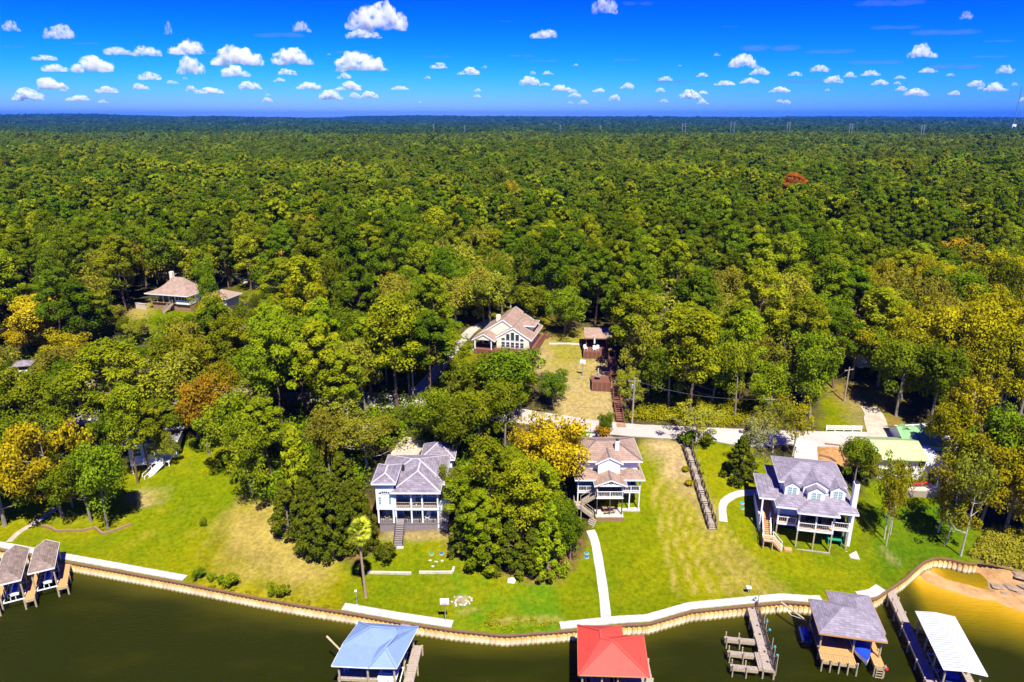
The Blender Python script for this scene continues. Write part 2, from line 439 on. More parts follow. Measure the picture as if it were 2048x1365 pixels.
paint([(1230,1100),(1290,1060),(1330,1160),(1260,1200)], LIME*1.05*(.6+.6*n_b), 2.2, .6)
paint([(1500,1090),(1720,1110),(1760,1180),(1600,1195),(1520,1150)], grass(.95,.45,.62), 1.5, .8)
paint([(1505,905),(1740,1000),(1722,1112),(1512,1082)], grass(.6,.2)*.9, .6)
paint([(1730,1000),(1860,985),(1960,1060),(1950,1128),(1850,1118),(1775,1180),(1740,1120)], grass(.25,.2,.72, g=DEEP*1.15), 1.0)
paint([(1762,1095),(1772,1097),(1800,1130),(1790,1128)], TAN, .5, .9)
paint([(1940,1115),(1990,1090),(2100,1090),(2100,1180),(1960,1130)], np.array((.34,.24,.07))*(.6+.8*n_b), 1.2, .9)
paint([(765,1058),(900,1058),(912,1100),(895,1075),(770,1085)], TAN*.8, .5, .8)
paint([(893,1070),(925,1085),(920,1120),(900,1100)], EARTH*1.3, .8, .8)
paint([(905,1100),(960,1120),(1010,1155),(1110,1165),(1150,1120),(1160,1050),(1100,1000),(930,1000)], EARTH*.9*(.6+.8*n_b), 1.0, .9)
paint([(560,1000),(640,1100),(720,1125),(760,1070),(740,1000)], EARTH*.8*(.6+.8*n_b), 1.0, .9)
paint([(905,1195),(918,1193),(935,1199),(928,1208),(912,1207)], SANDY, .3, .9)
paint([(915,1222),(955,1213),(958,1217),(920,1228)], STRAW, .3, .8)
paint([(985,1235),(1120,1238),(1122,1246),(985,1244)], STRAW, .4, .8)
paint([(262,992),(318,985),(325,1000),(270,1012)], TAN, 1.2, .9)
for (xa, xb, yt, yb, sl, n_) in ((30,380,1070,1150,.16,9),(700,900,1100,1215,.0,8),(1200,1360,1020,1235,.10,7),(1560,1740,1110,1195,-.12,7)):
    for k in range(n_):                                # faint stripes left by the mower
        xq = xa + (xb-xa)*k/n_; w_ = (xb-xa)/n_*.42
        paint([(xq,yt),(xq+w_,yt),(xq+w_+sl*(yb-yt)*1.5,yb),(xq+sl*(yb-yt)*1.5,yb)], DEEP*1.5, .5, .22)
# gardens up the hill
paint([(1085,668),(1180,665),(1222,690),(1245,852),(1112,852),(1100,760),(1060,735)], (TAN*.9)*(1-n_b*.4) + LIME*n_b*.5, 1.0)
paint([(1090,660),(1200,660),(1215,720),(1100,735)], LIME*(.7+.5*n_b), 1.5, .7)
paint([(1085,735),(1180,730),(1190,760),(1110,770)], LIME*.9, 2, .4)
paint([(820,690),(955,690),(965,780),(830,790)], LIME*.95*(.6+.6*n_b), 1.5, .9)
paint([(255,640),(300,605),(420,620),(430,640),(330,650),(255,700)], GREEN*1.1*(.7+.5*n_b), 1.5)
paint([(250,620),(300,600),(310,618),(262,660)], STRAW, 1.2, .8)
paint([(440,500),(560,500),(560,600),(470,600)], LIME*.8, 3, .8)
paint([(930,600),(1120,600),(1120,665),(935,662)], LIME*.7*(.6+.7*n_b), 2, .8)
paint([(1640,770),(1800,765),(1815,872),(1640,872)], grass(.9,.3,.64)*.9, 1.5)
paint([(1640,780),(1690,765),(1760,770),(1700,810)], EARTH, 1.6, .7)
paint([(1690,790),(1740,780),(1735,865),(1700,868)], TAN*.8*(.6+.6*n_b), 1.5, .6)
paint([(1755,785),(1800,780),(1805,868),(1770,868)], EARTH*1.2*(.6+.7*n_b), 1.5, .8)
paint([(1430,885),(1500,895),(1510,985),(1450,1000),(1420,960)], grass(1,.45,.6)*1.05, 1.2)
paint([(1625,885),(1700,888),(1700,935),(1640,930)], EARTH*1.6*(.7+.6*n_b), .6)
paint([(1690,886),(1800,886),(1795,895),(1690,905)], DEEP*1.2, .5)
paint([(1120,852),(1190,858),(1190,880),(1120,880)], DEEP*1.3, .5)
paint([(1730,960),(1880,960),(1880,1000),(1735,1010)], grass(.4,.2), .8)
nr, nc = XX.shape
ground_me = bpy.data.meshes.new("ground")
idx = np.arange(nr*nc).reshape(nr, nc)
quads = np.stack([idx[:-1,:-1], idx[:-1,1:], idx[1:,1:], idx[1:,:-1]], -1).reshape(-1, 4)
def np_mesh(me, V, Q):
    k = Q.shape[1]
    me.vertices.add(len(V)); me.vertices.foreach_set("co", V.astype(np.float32).ravel())
    me.loops.add(Q.size); me.loops.foreach_set("vertex_index", Q.astype(np.int32).ravel())
    me.polygons.add(len(Q)); me.polygons.foreach_set("loop_start", np.arange(0, Q.size, k, dtype=np.int32))
    me.update(calc_edges=True)
V = np.stack([x, y, ZZ.ravel()], -1)
np_mesh(ground_me, V, quads)
ground_me.shade_smooth()
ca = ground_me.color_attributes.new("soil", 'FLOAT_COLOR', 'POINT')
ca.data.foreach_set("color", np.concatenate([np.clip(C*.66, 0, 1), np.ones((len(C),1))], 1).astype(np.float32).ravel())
m, N, L, b = new_mat("ground")
at = N.new("ShaderNodeAttribute"); at.attribute_name = "soil"
tc = N.new("ShaderNodeTexCoord")
n1 = N.new("ShaderNodeTexNoise"); n1.inputs["Scale"].default_value = 1.6; n1.inputs["Detail"].default_value = 8; n1.inputs["Roughness"].default_value = .75
L.new(tc.outputs["Object"], n1.inputs["Vector"])
mr = N.new("ShaderNodeMapRange"); mr.inputs[1].default_value = .3; mr.inputs[2].default_value = .7; mr.inputs[3].default_value = .55; mr.inputs[4].default_value = 1.45
L.new(n1.outputs["Fac"], mr.inputs[0])
vm = N.new("ShaderNodeVectorMath"); vm.operation = 'SCALE'; L.new(at.outputs["Color"], vm.inputs[0]); L.new(mr.outputs[0], vm.inputs["Scale"])
L.new(vm.outputs[0], b.inputs["Base Color"]); b.inputs["Roughness"].default_value = 1; b.inputs["Specular IOR Level"].default_value = 0
n2 = N.new("ShaderNodeTexNoise"); n2.inputs["Scale"].default_value = 9; n2.inputs["Detail"].default_value = 4
L.new(tc.outputs["Object"], n2.inputs["Vector"])
bp = N.new("ShaderNodeBump"); bp.inputs["Strength"].default_value = .7; bp.inputs["Distance"].default_value = .12
L.new(n2.outputs["Fac"], bp.inputs["Height"]); L.new(bp.outputs[0], b.inputs["Normal"])
ground_me.materials.append(m)
tag(link("ground", ground_me), kind="structure")

# ------------------------------------------------------------------ lake bed of the cove with its sandbar, and the water
BAR = [GZ(1848,1140,.1), GZ(1880,1165,.1), GZ(1935,1180,.1), GZ(1985,1190,.1), GZ(2060,1215,.1), GZ(2250,1270,.1)]
def seg_dist(px, py, pts):
    d = np.full(px.shape, 1e9)
    for (ax,ay),(bx,by) in zip(pts, pts[1:]):
        t = np.clip(((px-ax)*(bx-ax)+(py-ay)*(by-ay))/((bx-ax)**2+(by-ay)**2), 0, 1)
        d = np.minimum(d, np.hypot(px-ax-t*(bx-ax), py-ay-t*(by-ay)))
    return d
def bed(px, py):
    d = seg_dist(px, py, BAR)
    off = shore(px) - py                                # metres out from the bank
    z = .22 - .16*d                                     # the bar falls away on both sides
    z = np.maximum(z, -2.5)
    pool = (off > -1) & (d < 9) & (py > np.interp(px, [p[0] for p in BAR], [p[1] for p in BAR]))
    z = np.where(pool, np.maximum(z, -.35 - .03*d), z)
    right = np.clip((px-64.2)/3.0, 0, 1)                # natural bank where the wall ends
    zb = np.interp(off, [-1,.4,2.5,5,9], [1.62,1.3,.45,.12,-.5])
    z = np.where(px > 64.2, np.maximum(z, zb*right + z*(1-right)), z)
    z = z + (fbm(px, py, 1.2, 9)-.5)*.16
    return z
bx, by = np.meshgrid(np.linspace(48, 118, 200), np.linspace(56, 82.2, 120), indexing='ij')
msk = by < shore(bx) + .8
bz = bed(bx, by)
wallside = (bx < 64.2) & (by > shore(bx) - .12)
bz = np.where(wallside, -.6, bz); bz = np.where(by > shore(bx)+.3, np.where(bx > 64.2, 1.58, -.8), bz)
bi = np.arange(bx.size).reshape(bx.shape)
bq = np.stack([bi[:-1,:-1], bi[1:,:-1], bi[1:,1:], bi[:-1,1:]], -1).reshape(-1,4)
keep = msk.ravel()[bq].all(1)
beach_me = bpy.data.meshes.new("beach"); np_mesh(beach_me, np.stack([bx.ravel(), by.ravel(), bz.ravel()], -1), bq[keep]); beach_me.shade_smooth()
beach_me.materials.append(mat('wet_sand', (.40,.225,.09), .9, .35, .7, .4, 8))
tag(link("beach", beach_me), kind="structure")

wx = np.concatenate([np.linspace(-900,-90,12), np.linspace(-84,40,32), np.linspace(42,120,120), np.linspace(130,900,12)])
wy = np.concatenate([np.linspace(-700,40,12), np.linspace(44,86,90), [95, 110, 122]])
gx, gy_ = np.meshgrid(wx, wy, indexing='ij')
wi = np.arange(gx.size).reshape(gx.shape)
wq = np.stack([wi[:-1,:-1], wi[1:,:-1], wi[1:,1:], wi[:-1,1:]], -1).reshape(-1,4)
sh_ok = (gy_ < shore(gx) + 3.5).ravel()[wq].any(1)
water_me = bpy.data.meshes.new("lake"); np_mesh(water_me, np.stack([gx.ravel(), gy_.ravel(), np.zeros(gx.size)], -1), wq[sh_ok])
d = seg_dist(gx, gy_, BAR)
shal = np.clip(1 - d/11.5, 0, 1)
far_side = gy_ > np.interp(gx, [p[0] for p in BAR], [p[1] for p in BAR])
shal = np.where(far_side & (gx > 54), np.clip(.75 - d/12, .2, 1), shal)
cut = np.clip((gx - (52.2-(76.6-gy_)*.31) - .6)/2.0, 0, 1)          # the pier's bulkhead side stays deep
shal = shal*cut
edge = np.clip(1-(shore(gx)-gy_)/3.0, 0, 1)*.16*(gx < 60)
wa = water_me.attributes.new("shallow", 'FLOAT', 'POINT'); wa.data.foreach_set("value", np.clip(shal+edge, 0, 1).astype(np.float32).ravel())
m, N, L, b = new_mat("lake_water")
at = N.new("ShaderNodeAttribute"); at.attribute_name = "shallow"
tc = N.new("ShaderNodeTexCoord")
cr = N.new("ShaderNodeValToRGB"); e = cr.color_ramp.elements
e[0].position = 0; e[0].color = (.0135,.0165,.0001,1); e[1].position = 1; e[1].color = (.50,.30,.045,1)
for p_, c_ in ((.12,(.040,.038,.0015,1)),(.35,(.105,.082,.0015,1)),(.62,(.24,.150,.002,1)),(.85,(.42,.235,.010,1))):
    q = e.new(p_); q.color = c_
nz = N.new("ShaderNodeTexNoise"); nz.inputs["Scale"].default_value = .16; nz.inputs["Detail"].default_value = 5
mp = N.new("ShaderNodeMapping"); mp.inputs["Scale"].default_value = (.45,1,1); mp.inputs["Rotation"].default_value = (0,0,R(-18)); L.new(tc.outputs["Object"], mp.inputs["Vector"]); L.new(mp.outputs[0], nz.inputs["Vector"])
ma = N.new("ShaderNodeMath"); ma.operation = 'MULTIPLY_ADD'; ma.inputs[1].default_value = .22; ma.inputs[2].default_value = -.11
L.new(nz.outputs["Fac"], ma.inputs[0])
ms_ = N.new("ShaderNodeMath"); ms_.operation = 'ADD'; L.new(at.outputs["Fac"], ms_.inputs[0]); L.new(ma.outputs[0], ms_.inputs[1])
L.new(ms_.outputs[0], cr.inputs["Fac"]); L.new(cr.outputs["Color"], b.inputs["Base Color"])
b.inputs["Roughness"].default_value = .1; b.inputs["Specular IOR Level"].default_value = .05
wv = N.new("ShaderNodeTexNoise"); wv.inputs["Scale"].default_value = 1.5; wv.inputs["Detail"].default_value = 4; wv.inputs["Roughness"].default_value = .6
mp2 = N.new("ShaderNodeMapping"); mp2.inputs["Scale"].default_value = (.5,1.6,1); mp2.inputs["Rotation"].default_value = (0,0,R(14)); L.new(tc.outputs["Object"], mp2.inputs["Vector"]); L.new(mp2.outputs[0], wv.inputs["Vector"])
bp = N.new("ShaderNodeBump"); bp.inputs["Strength"].default_value = .9; bp.inputs["Distance"].default_value = .24
L.new(wv.outputs["Fac"], bp.inputs["Height"]); L.new(bp.outputs[0], b.inputs["Normal"])
water_me.materials.append(m)
tag(link("lake", water_me), kind="structure")

# ------------------------------------------------------------------ roads, drives and paths lying on the ground
def strip(name, pts, width, material, lift=.07, step=1.0, label=None):
    pts = [Vector((p[0], p[1])) for p in pts]
    # Catmull-Rom through the points
    out = []
    for i in range(len(pts)-1):
        p0, p1, p2, p3 = pts[max(i-1,0)], pts[i], pts[i+1], pts[min(i+2,len(pts)-1)]
        n = max(2, int((p2-p1).length/step))
        for k in range(n):
            t = k/n
            out.append(.5*((2*p1)+(p2-p0)*t+(2*p0-5*p1+4*p2-p3)*t*t+(3*p1-p0-3*p2+p3)*t**3))
    out.append(pts[-1])
    vs, fs = [], []
    for i, p in enumerate(out):
        d = (out[min(i+1,len(out)-1)]-out[max(i-1,0)]).normalized(); nrm = Vector((-d.y, d.x))
        w = width if not callable(width) else width(i/(len(out)-1))
        w += .12*math.sin(i*1.7)*min(1, w/4)
        row = [-.5,-.25,0,.25,.5]
        zs = [tz(*(p+nrm*w*r_)) + lift for r_ in row]
        vs += [(p.x-nrm.x*w*.5, p.y-nrm.y*w*.5, zs[0]-.3)] + [(p.x+nrm.x*w*r_, p.y+nrm.y*w*r_, z_) for r_, z_ in zip(row, zs)] + [(p.x+nrm.x*w*.5, p.y+nrm.y*w*.5, zs[-1]-.3)]
    for i in range(len(out)-1):
        for k in range(6):
            a = i*7+k; fs.append((a, a+7, a+8, a+1))
    o = MB().add(vs, fs).build(name, material)
    return tag(o, label, None, None, "structure")
strip("road", gp([(2080,912),(1960,893),(1780,882),(1600,877),(1400,868),(1250,860),(1130,846),(1000,828),(820,806),(600,798),(330,813),(240,828),(160,838),(0,868),(-160,900)]), 4.5, M['road'], .09)
strip("driveway", gp([(1610,882),(1612,905),(1612,935)]), 3.6, M['concrete'], .12)
strip("driveway", gp([(1762,872),(1752,850),(1748,830),(1738,815)]), lambda t: 4.2-1.2*t, M['gravel'], .1)
strip("driveway", gp([(800,812),(838,780),(880,735),(925,680),(948,658),(985,640)]), 2.5, M['road'], .1)
strip("driveway", gp([(835,880),(815,900),(800,930)]), 4.6, M['gravel'], .1)
strip("driveway", gp([(200,555),(330,548),(440,545),(480,560),(540,578)]), 3.2, M['road'], .12)
strip("driveway", gp([(1190,868),(1200,880),(1225,886)]), 3.4, M['concrete'], .14)
strip("road_apron", gp([(1415,872),(1470,876),(1560,880)]), lambda t: 2.6+2*math.sin(t*3.1), M['concrete'], .14)
strip("garden_path", gp([(1181,1062),(1190,1085),(1200,1140),(1208,1195),(1213,1249)]), 1.25, M['concrete'], .07)
strip("garden_path", gp([(1516,985),(1480,988),(1456,998),(1445,1013),(1447,1045)]), 1.15, M['concrete'], .07)
strip("garden_path", gp([(18,1085),(40,1064),(75,1043),(112,1018)]), .9, M['gravel'], .05)
strip("garden_path", gp([(1098,688),(1140,688),(1168,690)]), .9, M['concrete'], .06)
def along_shore(x0, x1, off, n=60):
    xs = np.linspace(x0, x1, n); return [(float(a), float(shore(a))+off) for a in xs]
strip("promenade", along_shore(-84,-43.6,.85), 1.05, M['concrete'], .1)
strip("promenade", along_shore(-21.2,-7.2,.88), 1.15, M['concrete'], .1)
strip("promenade", along_shore(5.8,39.5,.88), 1.15, M['concrete'], .1)
strip("promenade", along_shore(44.5,48.2,.95), 1.3, M['concrete'], .1)

# ------------------------------------------------------------------ seawall of sheet piles
sw = thing("seawall", "long corrugated tan seawall with a brown cap edging the lawns along the lake", "seawall")
pitch = .62
prof = [(-.31,0),(-.2,0),(-.13,-.12),(.13,-.12),(.2,0),(.31,0)]
mb = MB(); vs = []; fs = []
for (a, d_) in prof: vs += [(a, d_, -.7), (a, d_, 1.5)]
for i in range(len(prof)-1): fs.append((2*i, 2*i+2, 2*i+3, 2*i+1))
for (a, d_) in prof: vs += [(a, .1, -.7), (a, .1, 1.5)]
k0 = 2*len(prof)
fs += [(k0, k0+1, k0+2*len(prof)-1, k0+2*len(prof)-2), tuple([1+2*i for i in range(len(prof))]+[k0+2*len(prof)-1, k0+1])]
pm, N, L, b = new_mat("sheet_pile")
tc = N.new("ShaderNodeTexCoord"); sx = N.new("ShaderNodeSeparateXYZ"); L.new(tc.outputs["Object"], sx.inputs[0])
nz = N.new("ShaderNodeTexNoise"); nz.inputs["Scale"].default_value = 3; nz.inputs["Detail"].default_value = 6; L.new(tc.outputs["Object"], nz.inputs["Vector"])
ad = N.new("ShaderNodeMath"); ad.operation = 'MULTIPLY_ADD'; ad.inputs[1].default_value = .5; L.new(nz.outputs["Fac"], ad.inputs[0]); L.new(sx.outputs[2], ad.inputs[2])
cr = N.new("ShaderNodeValToRGB"); e = cr.color_ramp.elements                       # waterline bleaching, algae at the foot
e[0].position = .0; e[0].color = (.10,.085,.02,1); e[1].position = 1; e[1].color = (.72,.46,.11,1)
for p_, c_ in ((.22,(.30,.23,.08,1)),(.32,(.80,.68,.47,1)),(.58,(.80,.64,.38,1)),(.70,(.74,.49,.13,1))):
    q = e.new(p_); q.color = c_
dv = N.new("ShaderNodeMath"); dv.operation = 'DIVIDE'; dv.inputs[1].default_value = 1.75; L.new(ad.outputs[0], dv.inputs[0]); L.new(dv.outputs[0], cr.inputs["Fac"])
oi = N.new("ShaderNodeObjectInfo"); mr = N.new("ShaderNodeMapRange"); mr.inputs[3].default_value = .82; mr.inputs[4].default_value = 1.15; L.new(oi.outputs["Random"], mr.inputs[0])
vm = N.new("ShaderNodeVectorMath"); vm.operation = 'SCALE'; L.new(cr.outputs["Color"], vm.inputs[0]); L.new(mr.outputs[0], vm.inputs["Scale"])
L.new(vm.outputs[0], b.inputs["Base Color"]); b.inputs["Roughness"].default_value = .85
pile_me = MB().add(vs, fs).mesh("sheet_pile", pm)
wl_pts = [Vector((a, float(shore(a)))) for a in np.linspace(-86, 64.4, 1600)]
acc = 0; nxt = pitch/2
for a, c in zip(wl_pts, wl_pts[1:]):
    l_ = (c-a).length
    while acc + l_ >= nxt:
        p = a + (c-a)*((nxt-acc)/l_); d_ = (c-a).normalized()
        o = link("sheet_pile", pile_me, sw); o.location = (p.x, p.y, 0); o.rotation_euler = (0, 0, math.atan2(d_.y, d_.x))
        o.scale = (1.03, 1, 1 + random.uniform(-.012, .012))
        nxt += pitch
    acc += l_
mb = MB(); sub = wl_pts[::6]
for a, c in zip(sub, sub[1:]): mb.bar((a.x, a.y-.02, 1.56), (c.x, c.y-.02, 1.56), .34, .16)
mb.build("cap", M['cap'], sw)
# ================================================================== trees
def unit(v): return v / np.maximum(np.linalg.norm(v, axis=1, keepdims=True), 1e-6)
def leaves(centres, radii, per, size, flat=.75, seed=0, upw=.35, jit=.55, needle=1.0, tones=None):
    """leaf-sized faces spread over the shells of many clumps -> verts, quads, tint per face"""
    g = np.random.default_rng(seed)
    c = np.repeat(centres, per, 0); r = np.repeat(radii, per)
    n = len(c)
    d = g.normal(size=(n,3)); d[:,2] += .35; d = unit(d)
    rad = r * (0.45 + .6*g.random(n)**.5)
    p = c + d * rad[:,None] * np.array([1,1,flat])
    nrm = unit(d + np.array([0,0,upw]) + g.normal(size=(n,3))*jit)
    t = unit(np.cross(nrm, g.normal(size=(n,3)))); b_ = np.cross(nrm, t)
    s = size * (.6 + .8*g.random(n))
    a = (t*(s*needle)[:,None])*.5; b2 = (b_*(s/needle)[:,None])*.5
    bend = nrm*(s*.18)[:,None]
    V = np.stack([p-a-b2*.55, p+b2-bend, p+a+b2*.3, p-b2*.9-bend*.5+a*.35], 1).reshape(-1,3)
    Q = np.arange(n*4).reshape(n,4)
    tc_ = (tones if tones is not None else g.random(len(centres)))
    tint = np.clip(np.repeat(tc_, per)*.55 + g.random(n)*.45, 0, 1)
    return V, Q, tint
def leaf_mesh(name, V, Q, tint, material):
    me = bpy.data.meshes.new(name); np_mesh(me, V, Q)
    a = me.attributes.new("tint", 'FLOAT', 'FACE'); a.data.foreach_set("value", tint.astype(np.float32))
    me.materials.append(material)
    return me
def pine_clumps(seed, h=20.0, rad=4.6, n=46, low=.42, puff=1.5):
    g = np.random.default_rng(seed); cs = []; rs = []; puff = 1.15+.2*(seed % 4); n = int(n*(1.18-.09*(seed % 4))); rad = rad*(.82+.09*(seed % 5))
    lean = g.normal(size=2)*.5
    for k in range(n):
        t = low + (1-low)*((k+.5)/n)**.8
        q = (t-low)/(1-low)
        env = rad * math.sqrt(max(.02, 1-(q*1.0)**2.2)) * (.55+.45*min(1, q*4+.1))
        a = k*2.39996 + g.normal()*.35
        rr = env * (.35 + .65*g.random()**.6)
        cs.append((rr*math.cos(a)+lean[0]*t, rr*math.sin(a)+lean[1]*t, h*t - .35*rr*.2 + g.normal()*.35))
        rs.append(puff*(.72+.6*g.random())*(1-.25*q))
    return np.array(cs), np.array(rs)
def oak_clumps(seed, h=13.0, rad=4.8, n=52, low=.28, puff=1.45):
    g = np.random.default_rng(seed); cs = []; rs = []
    lob = [(g.normal()*rad*.38, g.normal()*rad*.38, h*(.55+.2*g.random()), rad*(.5+.3*g.random())) for _ in range(6)] + [(0,0,h*.62,rad*.82)]
    for k in range(n):
        lx, ly, lz, lr = lob[k % len(lob)]
        d = g.normal(size=3); d[2] = d[2]*.8+.25; d /= np.linalg.norm(d)
        q = lr*(.55+.5*g.random())
        z = min(max(lz + d[2]*q*(h*.46/rad), h*low), h-.8)
        cs.append((lx+d[0]*q, ly+d[1]*q, z)); rs.append(puff*(.65+.65*g.random()))
    return np.array(cs), np.array(rs)
def cone_clumps(seed, h=13.0, rad=3.6, n=60, puff=1.0):
    g = np.random.default_rng(seed); cs = []; rs = []
    for k in range(n):
        t = .06 + .92*((k+.5)/n); env = rad*(1-t)**.75*(.75+.25*min(1,t*8))
        a = k*2.39996+g.normal()*.3; rr = env*(.5+.5*g.random()**.5)
        cs.append((rr*math.cos(a), rr*math.sin(a), h*t)); rs.append(puff*(.7+.5*g.random())*(1-.45*t))
    return np.array(cs), np.array(rs)
def trunk_mesh(name, h, r, cs, material, limbs=14, seed=0, forks=0, fine=True):
    g = np.random.default_rng(seed); mb = MB()
    top = h*.86; bx_, by_ = g.normal(size=2)*h*.012
    spine = lambda t: Vector((bx_*math.sin(t*3.1)*1.5, by_*math.sin(t*2.6)*1.5, top*t))
    mb.tube([spine(t)-Vector((0,0,.4 if t == 0 else 0)) for t in (0,.04,.25,.5,.75,1)], [r*1.45, r*1.05, r*.88, r*.68, r*.42, r*.12], 8)
    order = g.permutation(len(cs))[:limbs]
    for k in order:
        c = Vector(cs[k]); rr = math.hypot(c.x, c.y)
        t0 = min(.95, max(.18, (c.z - rr*.45)/top)); s0 = spine(t0)
        mid = s0.lerp(c, .5) + Vector((0,0,-.12*rr)); q = r*(.5-.34*t0)
        mb.tube([s0, mid, c], [q, q*.6, q*.2], 5)
    return mb.mesh(name, material)
FAR = {}
def make_kind(kind, seed):
    """-> (trunk mesh, crown mesh, nominal height, nominal crown radius)"""
    base = kind.split(':')[0]; tone = kind.split(':')[1] if ':' in kind else None
    if base == 'pine':
        h, rad = 20, 4.6
        cs, rs = pine_clumps(seed, h, rad, 40, .40+.12*((seed*7)%5)/5)
        V, Q, T = leaves(cs, rs, 196, .335, .68, seed, .5, .45, 1.25)
        tr = trunk_mesh("trunk", h, .26, cs, M['bark_pine'], 16, seed); mt = LEAF[tone or 'pine']
    elif base == 'oak':
        h, rad = 13, 4.9
        cs, rs = oak_clumps(seed, h, rad, 58, .17)
        V, Q, T = leaves(cs, rs, 165, .325, .85, seed, .4, .6, 1.1)
        tr = trunk_mesh("trunk", h, .28, cs, M['bark_grey'], 18, seed); mt = LEAF[tone or 'oak']
    elif base == 'airy':                                   # thin crown, pale limbs showing through
        h, rad = 14, 4.6
        cs, rs = oak_clumps(seed, h, rad, 46, .35, 1.2)
        V, Q, T = leaves(cs, rs, 70, .335, .85, seed, .4, .7, 1.1)
        tr = trunk_mesh("trunk", h, .22, cs, M['bark_white'], 34, seed); mt = LEAF[tone or 'olive']
    elif base == 'cone':
        h, rad = 13, 3.7
        cs, rs = cone_clumps(seed, h, rad)
        V, Q, T = leaves(cs, rs, 120, .35, .9, seed, .25, .6, 1.3)
        tr = trunk_mesh("trunk", h, .22, cs, M['bark_grey'], 10, seed); mt = LEAF[tone or 'cedar']
    elif base == 'bush':
        h, rad = 3, 1.7
        cs, rs = oak_clumps(seed, h, rad*.8, 22, .12, .62)
        V, Q, T = leaves(cs, rs, 60, .28, .9, seed, .4, .6, 1.1)
        tr = trunk_mesh("stem", h, .07, cs, M['bark_grey'], 8, seed); mt = LEAF[tone or 'oak']
    return tr, leaf_mesh("crown", V, Q, T, mt), h, rad
LIB = {}
def lib(kind, variants=4):
    if kind not in LIB: LIB[kind] = [make_kind(kind, 31*len(LIB)+k+1) for k in range(variants)]
    return LIB[kind]
NAMES = {'pine':'pine_tree','oak':'broadleaf_tree','airy':'thin_crowned_tree','cone':'cedar_tree','bush':'shrub'}
CATS = {'pine':'pine tree','oak':'tree','airy':'tree','cone':'cedar tree','bush':'shrub'}
OCC = []                                                   # ground already taken by a trunk
def tree(kind, X, Y, h, rad=None, label=None, group=None, name=None, variants=4, lean=(0,0), z=None):
    tr, cr_, h0, r0 = random.choice(lib(kind, variants))
    base = kind.split(':')[0]
    o = thing(name or NAMES[base], label, CATS[base] if not name else name.replace('_',' '), (X, Y, (tz(X,Y) if z is None else z)-.05), random.uniform(0, 6.28), group)
    k = (rad/r0) if rad else h/h0
    o.scale = (k, k, h/h0)
    o.rotation_euler = (lean[0]+random.gauss(0,.02), lean[1]+random.gauss(0,.02), random.uniform(0,6.28))
    link("trunk" if base != 'bush' else "stem", tr, o); link("crown" if base != 'bush' else "foliage", cr_, o)
    OCC.append((X, Y, rad or r0*k))
    return o
def tree_px(kind, bx_, by_, ty, wpx, label, group=None, **kw):
    """a tree surveyed in the photograph: foot, height of its top, crown width"""
    X, Y, Z = G3(bx_, by_)
    _, y0, s = PX(X, Y, Z)
    # top: march up until it projects to ty
    hh = 1.0
    while PX(X, Y, Z+hh)[1] > ty and hh < 40: hh += .1
    sc_ = PX(X, Y, Z+hh*.7)[2]
    return tree(kind, X, Y, hh, wpx/sc_/2/1.12, label, group, **kw)
T = tree_px
# --- shore lots, left
T('oak', 10,1052,845,150, "dark green tree with a tilted pale trunk near the twin boathouses' lawn path")
T('oak:olive', -40,1010,800,150, "olive tree at the lawn's wooded end beside the dirt path")
T('oak', 60,985,835,130, "dense dark green tree beside the dirt path, behind the tilted pale trunk")
T('oak:yellow', 126,1034,838,128, "golden yellow tree on the lawn beside the log edging", lean=(0,0))
T('oak:yellow', 146,1014,930,80, "small golden tree just behind the tall golden one by the log edging")
T('oak', 182,1044,905,110, "green tree on the lawn inside the log edging, nearer the golden tree")
T('oak', 215,1057,888,120, "green tree on the lawn casting the broad shadow, by the log edging's end")
T('pine', 276,967,770,90, "pine with a bare dark trunk in front of the pale blue stair house")
T('pine', 248,900,690,150, "big bright pine behind the pale blue stair house, beside the road")
T('pine', 330,900,800,90, "pine at the corner of the pale blue stair house beside the lawn's shaded end")
T('oak:rust', 418,910,765,108, "rust and orange tree at the upper edge of the sloping lawn")
T('oak', 395,880,770,80, "green tree behind the rust orange one at the lawn's upper edge")
T('oak', 480,960,790,120, "broad green tree at the edge of the wood beside the sloping lawn")
T('oak', 505,1000,850,100, "green tree leaning out over the dry straw-coloured lot")
T('pine', 545,960,800,110, "pine rising inside the wood between the sloping lawn and the blue house")
# --- wood between the dry lot and the blue house
T('cone:pine', 602,1030,852,105, "bright green conical pine above the dry straw-coloured lot", variants=2)
T('cone', 642,1085,905,110, "dark cedar at the corner of the dry straw-coloured lot")
T('cone', 668,1112,950,105, "dark cedar at the front of the wood near the tall palm", )
T('cone', 705,1095,965,95, "dark cedar between the palm and the blue house")
T('cone', 690,1040,905,100, "dark cedar deeper in the wood, behind the one near the palm")
T('cone', 725,1060,960,70, "slim dark cedar right beside the blue house's deck")
T('cone', 612,1075,955,80, "low dark cedar leaning over the dry lot's edge")
T('airy', 735,940,830,120, "pale-limbed thin tree overhanging the blue house's rear roof")
T('airy', 700,905,800,110, "pale-limbed tree behind the blue house beside the gravel drive")
T('oak:olive', 660,960,830,90, "olive tree behind the cedars beside the blue house")
T('bush:cedar', 773,1122,1086,52, "round dark shrub on the lawn beside the tall palm", name='shrub')
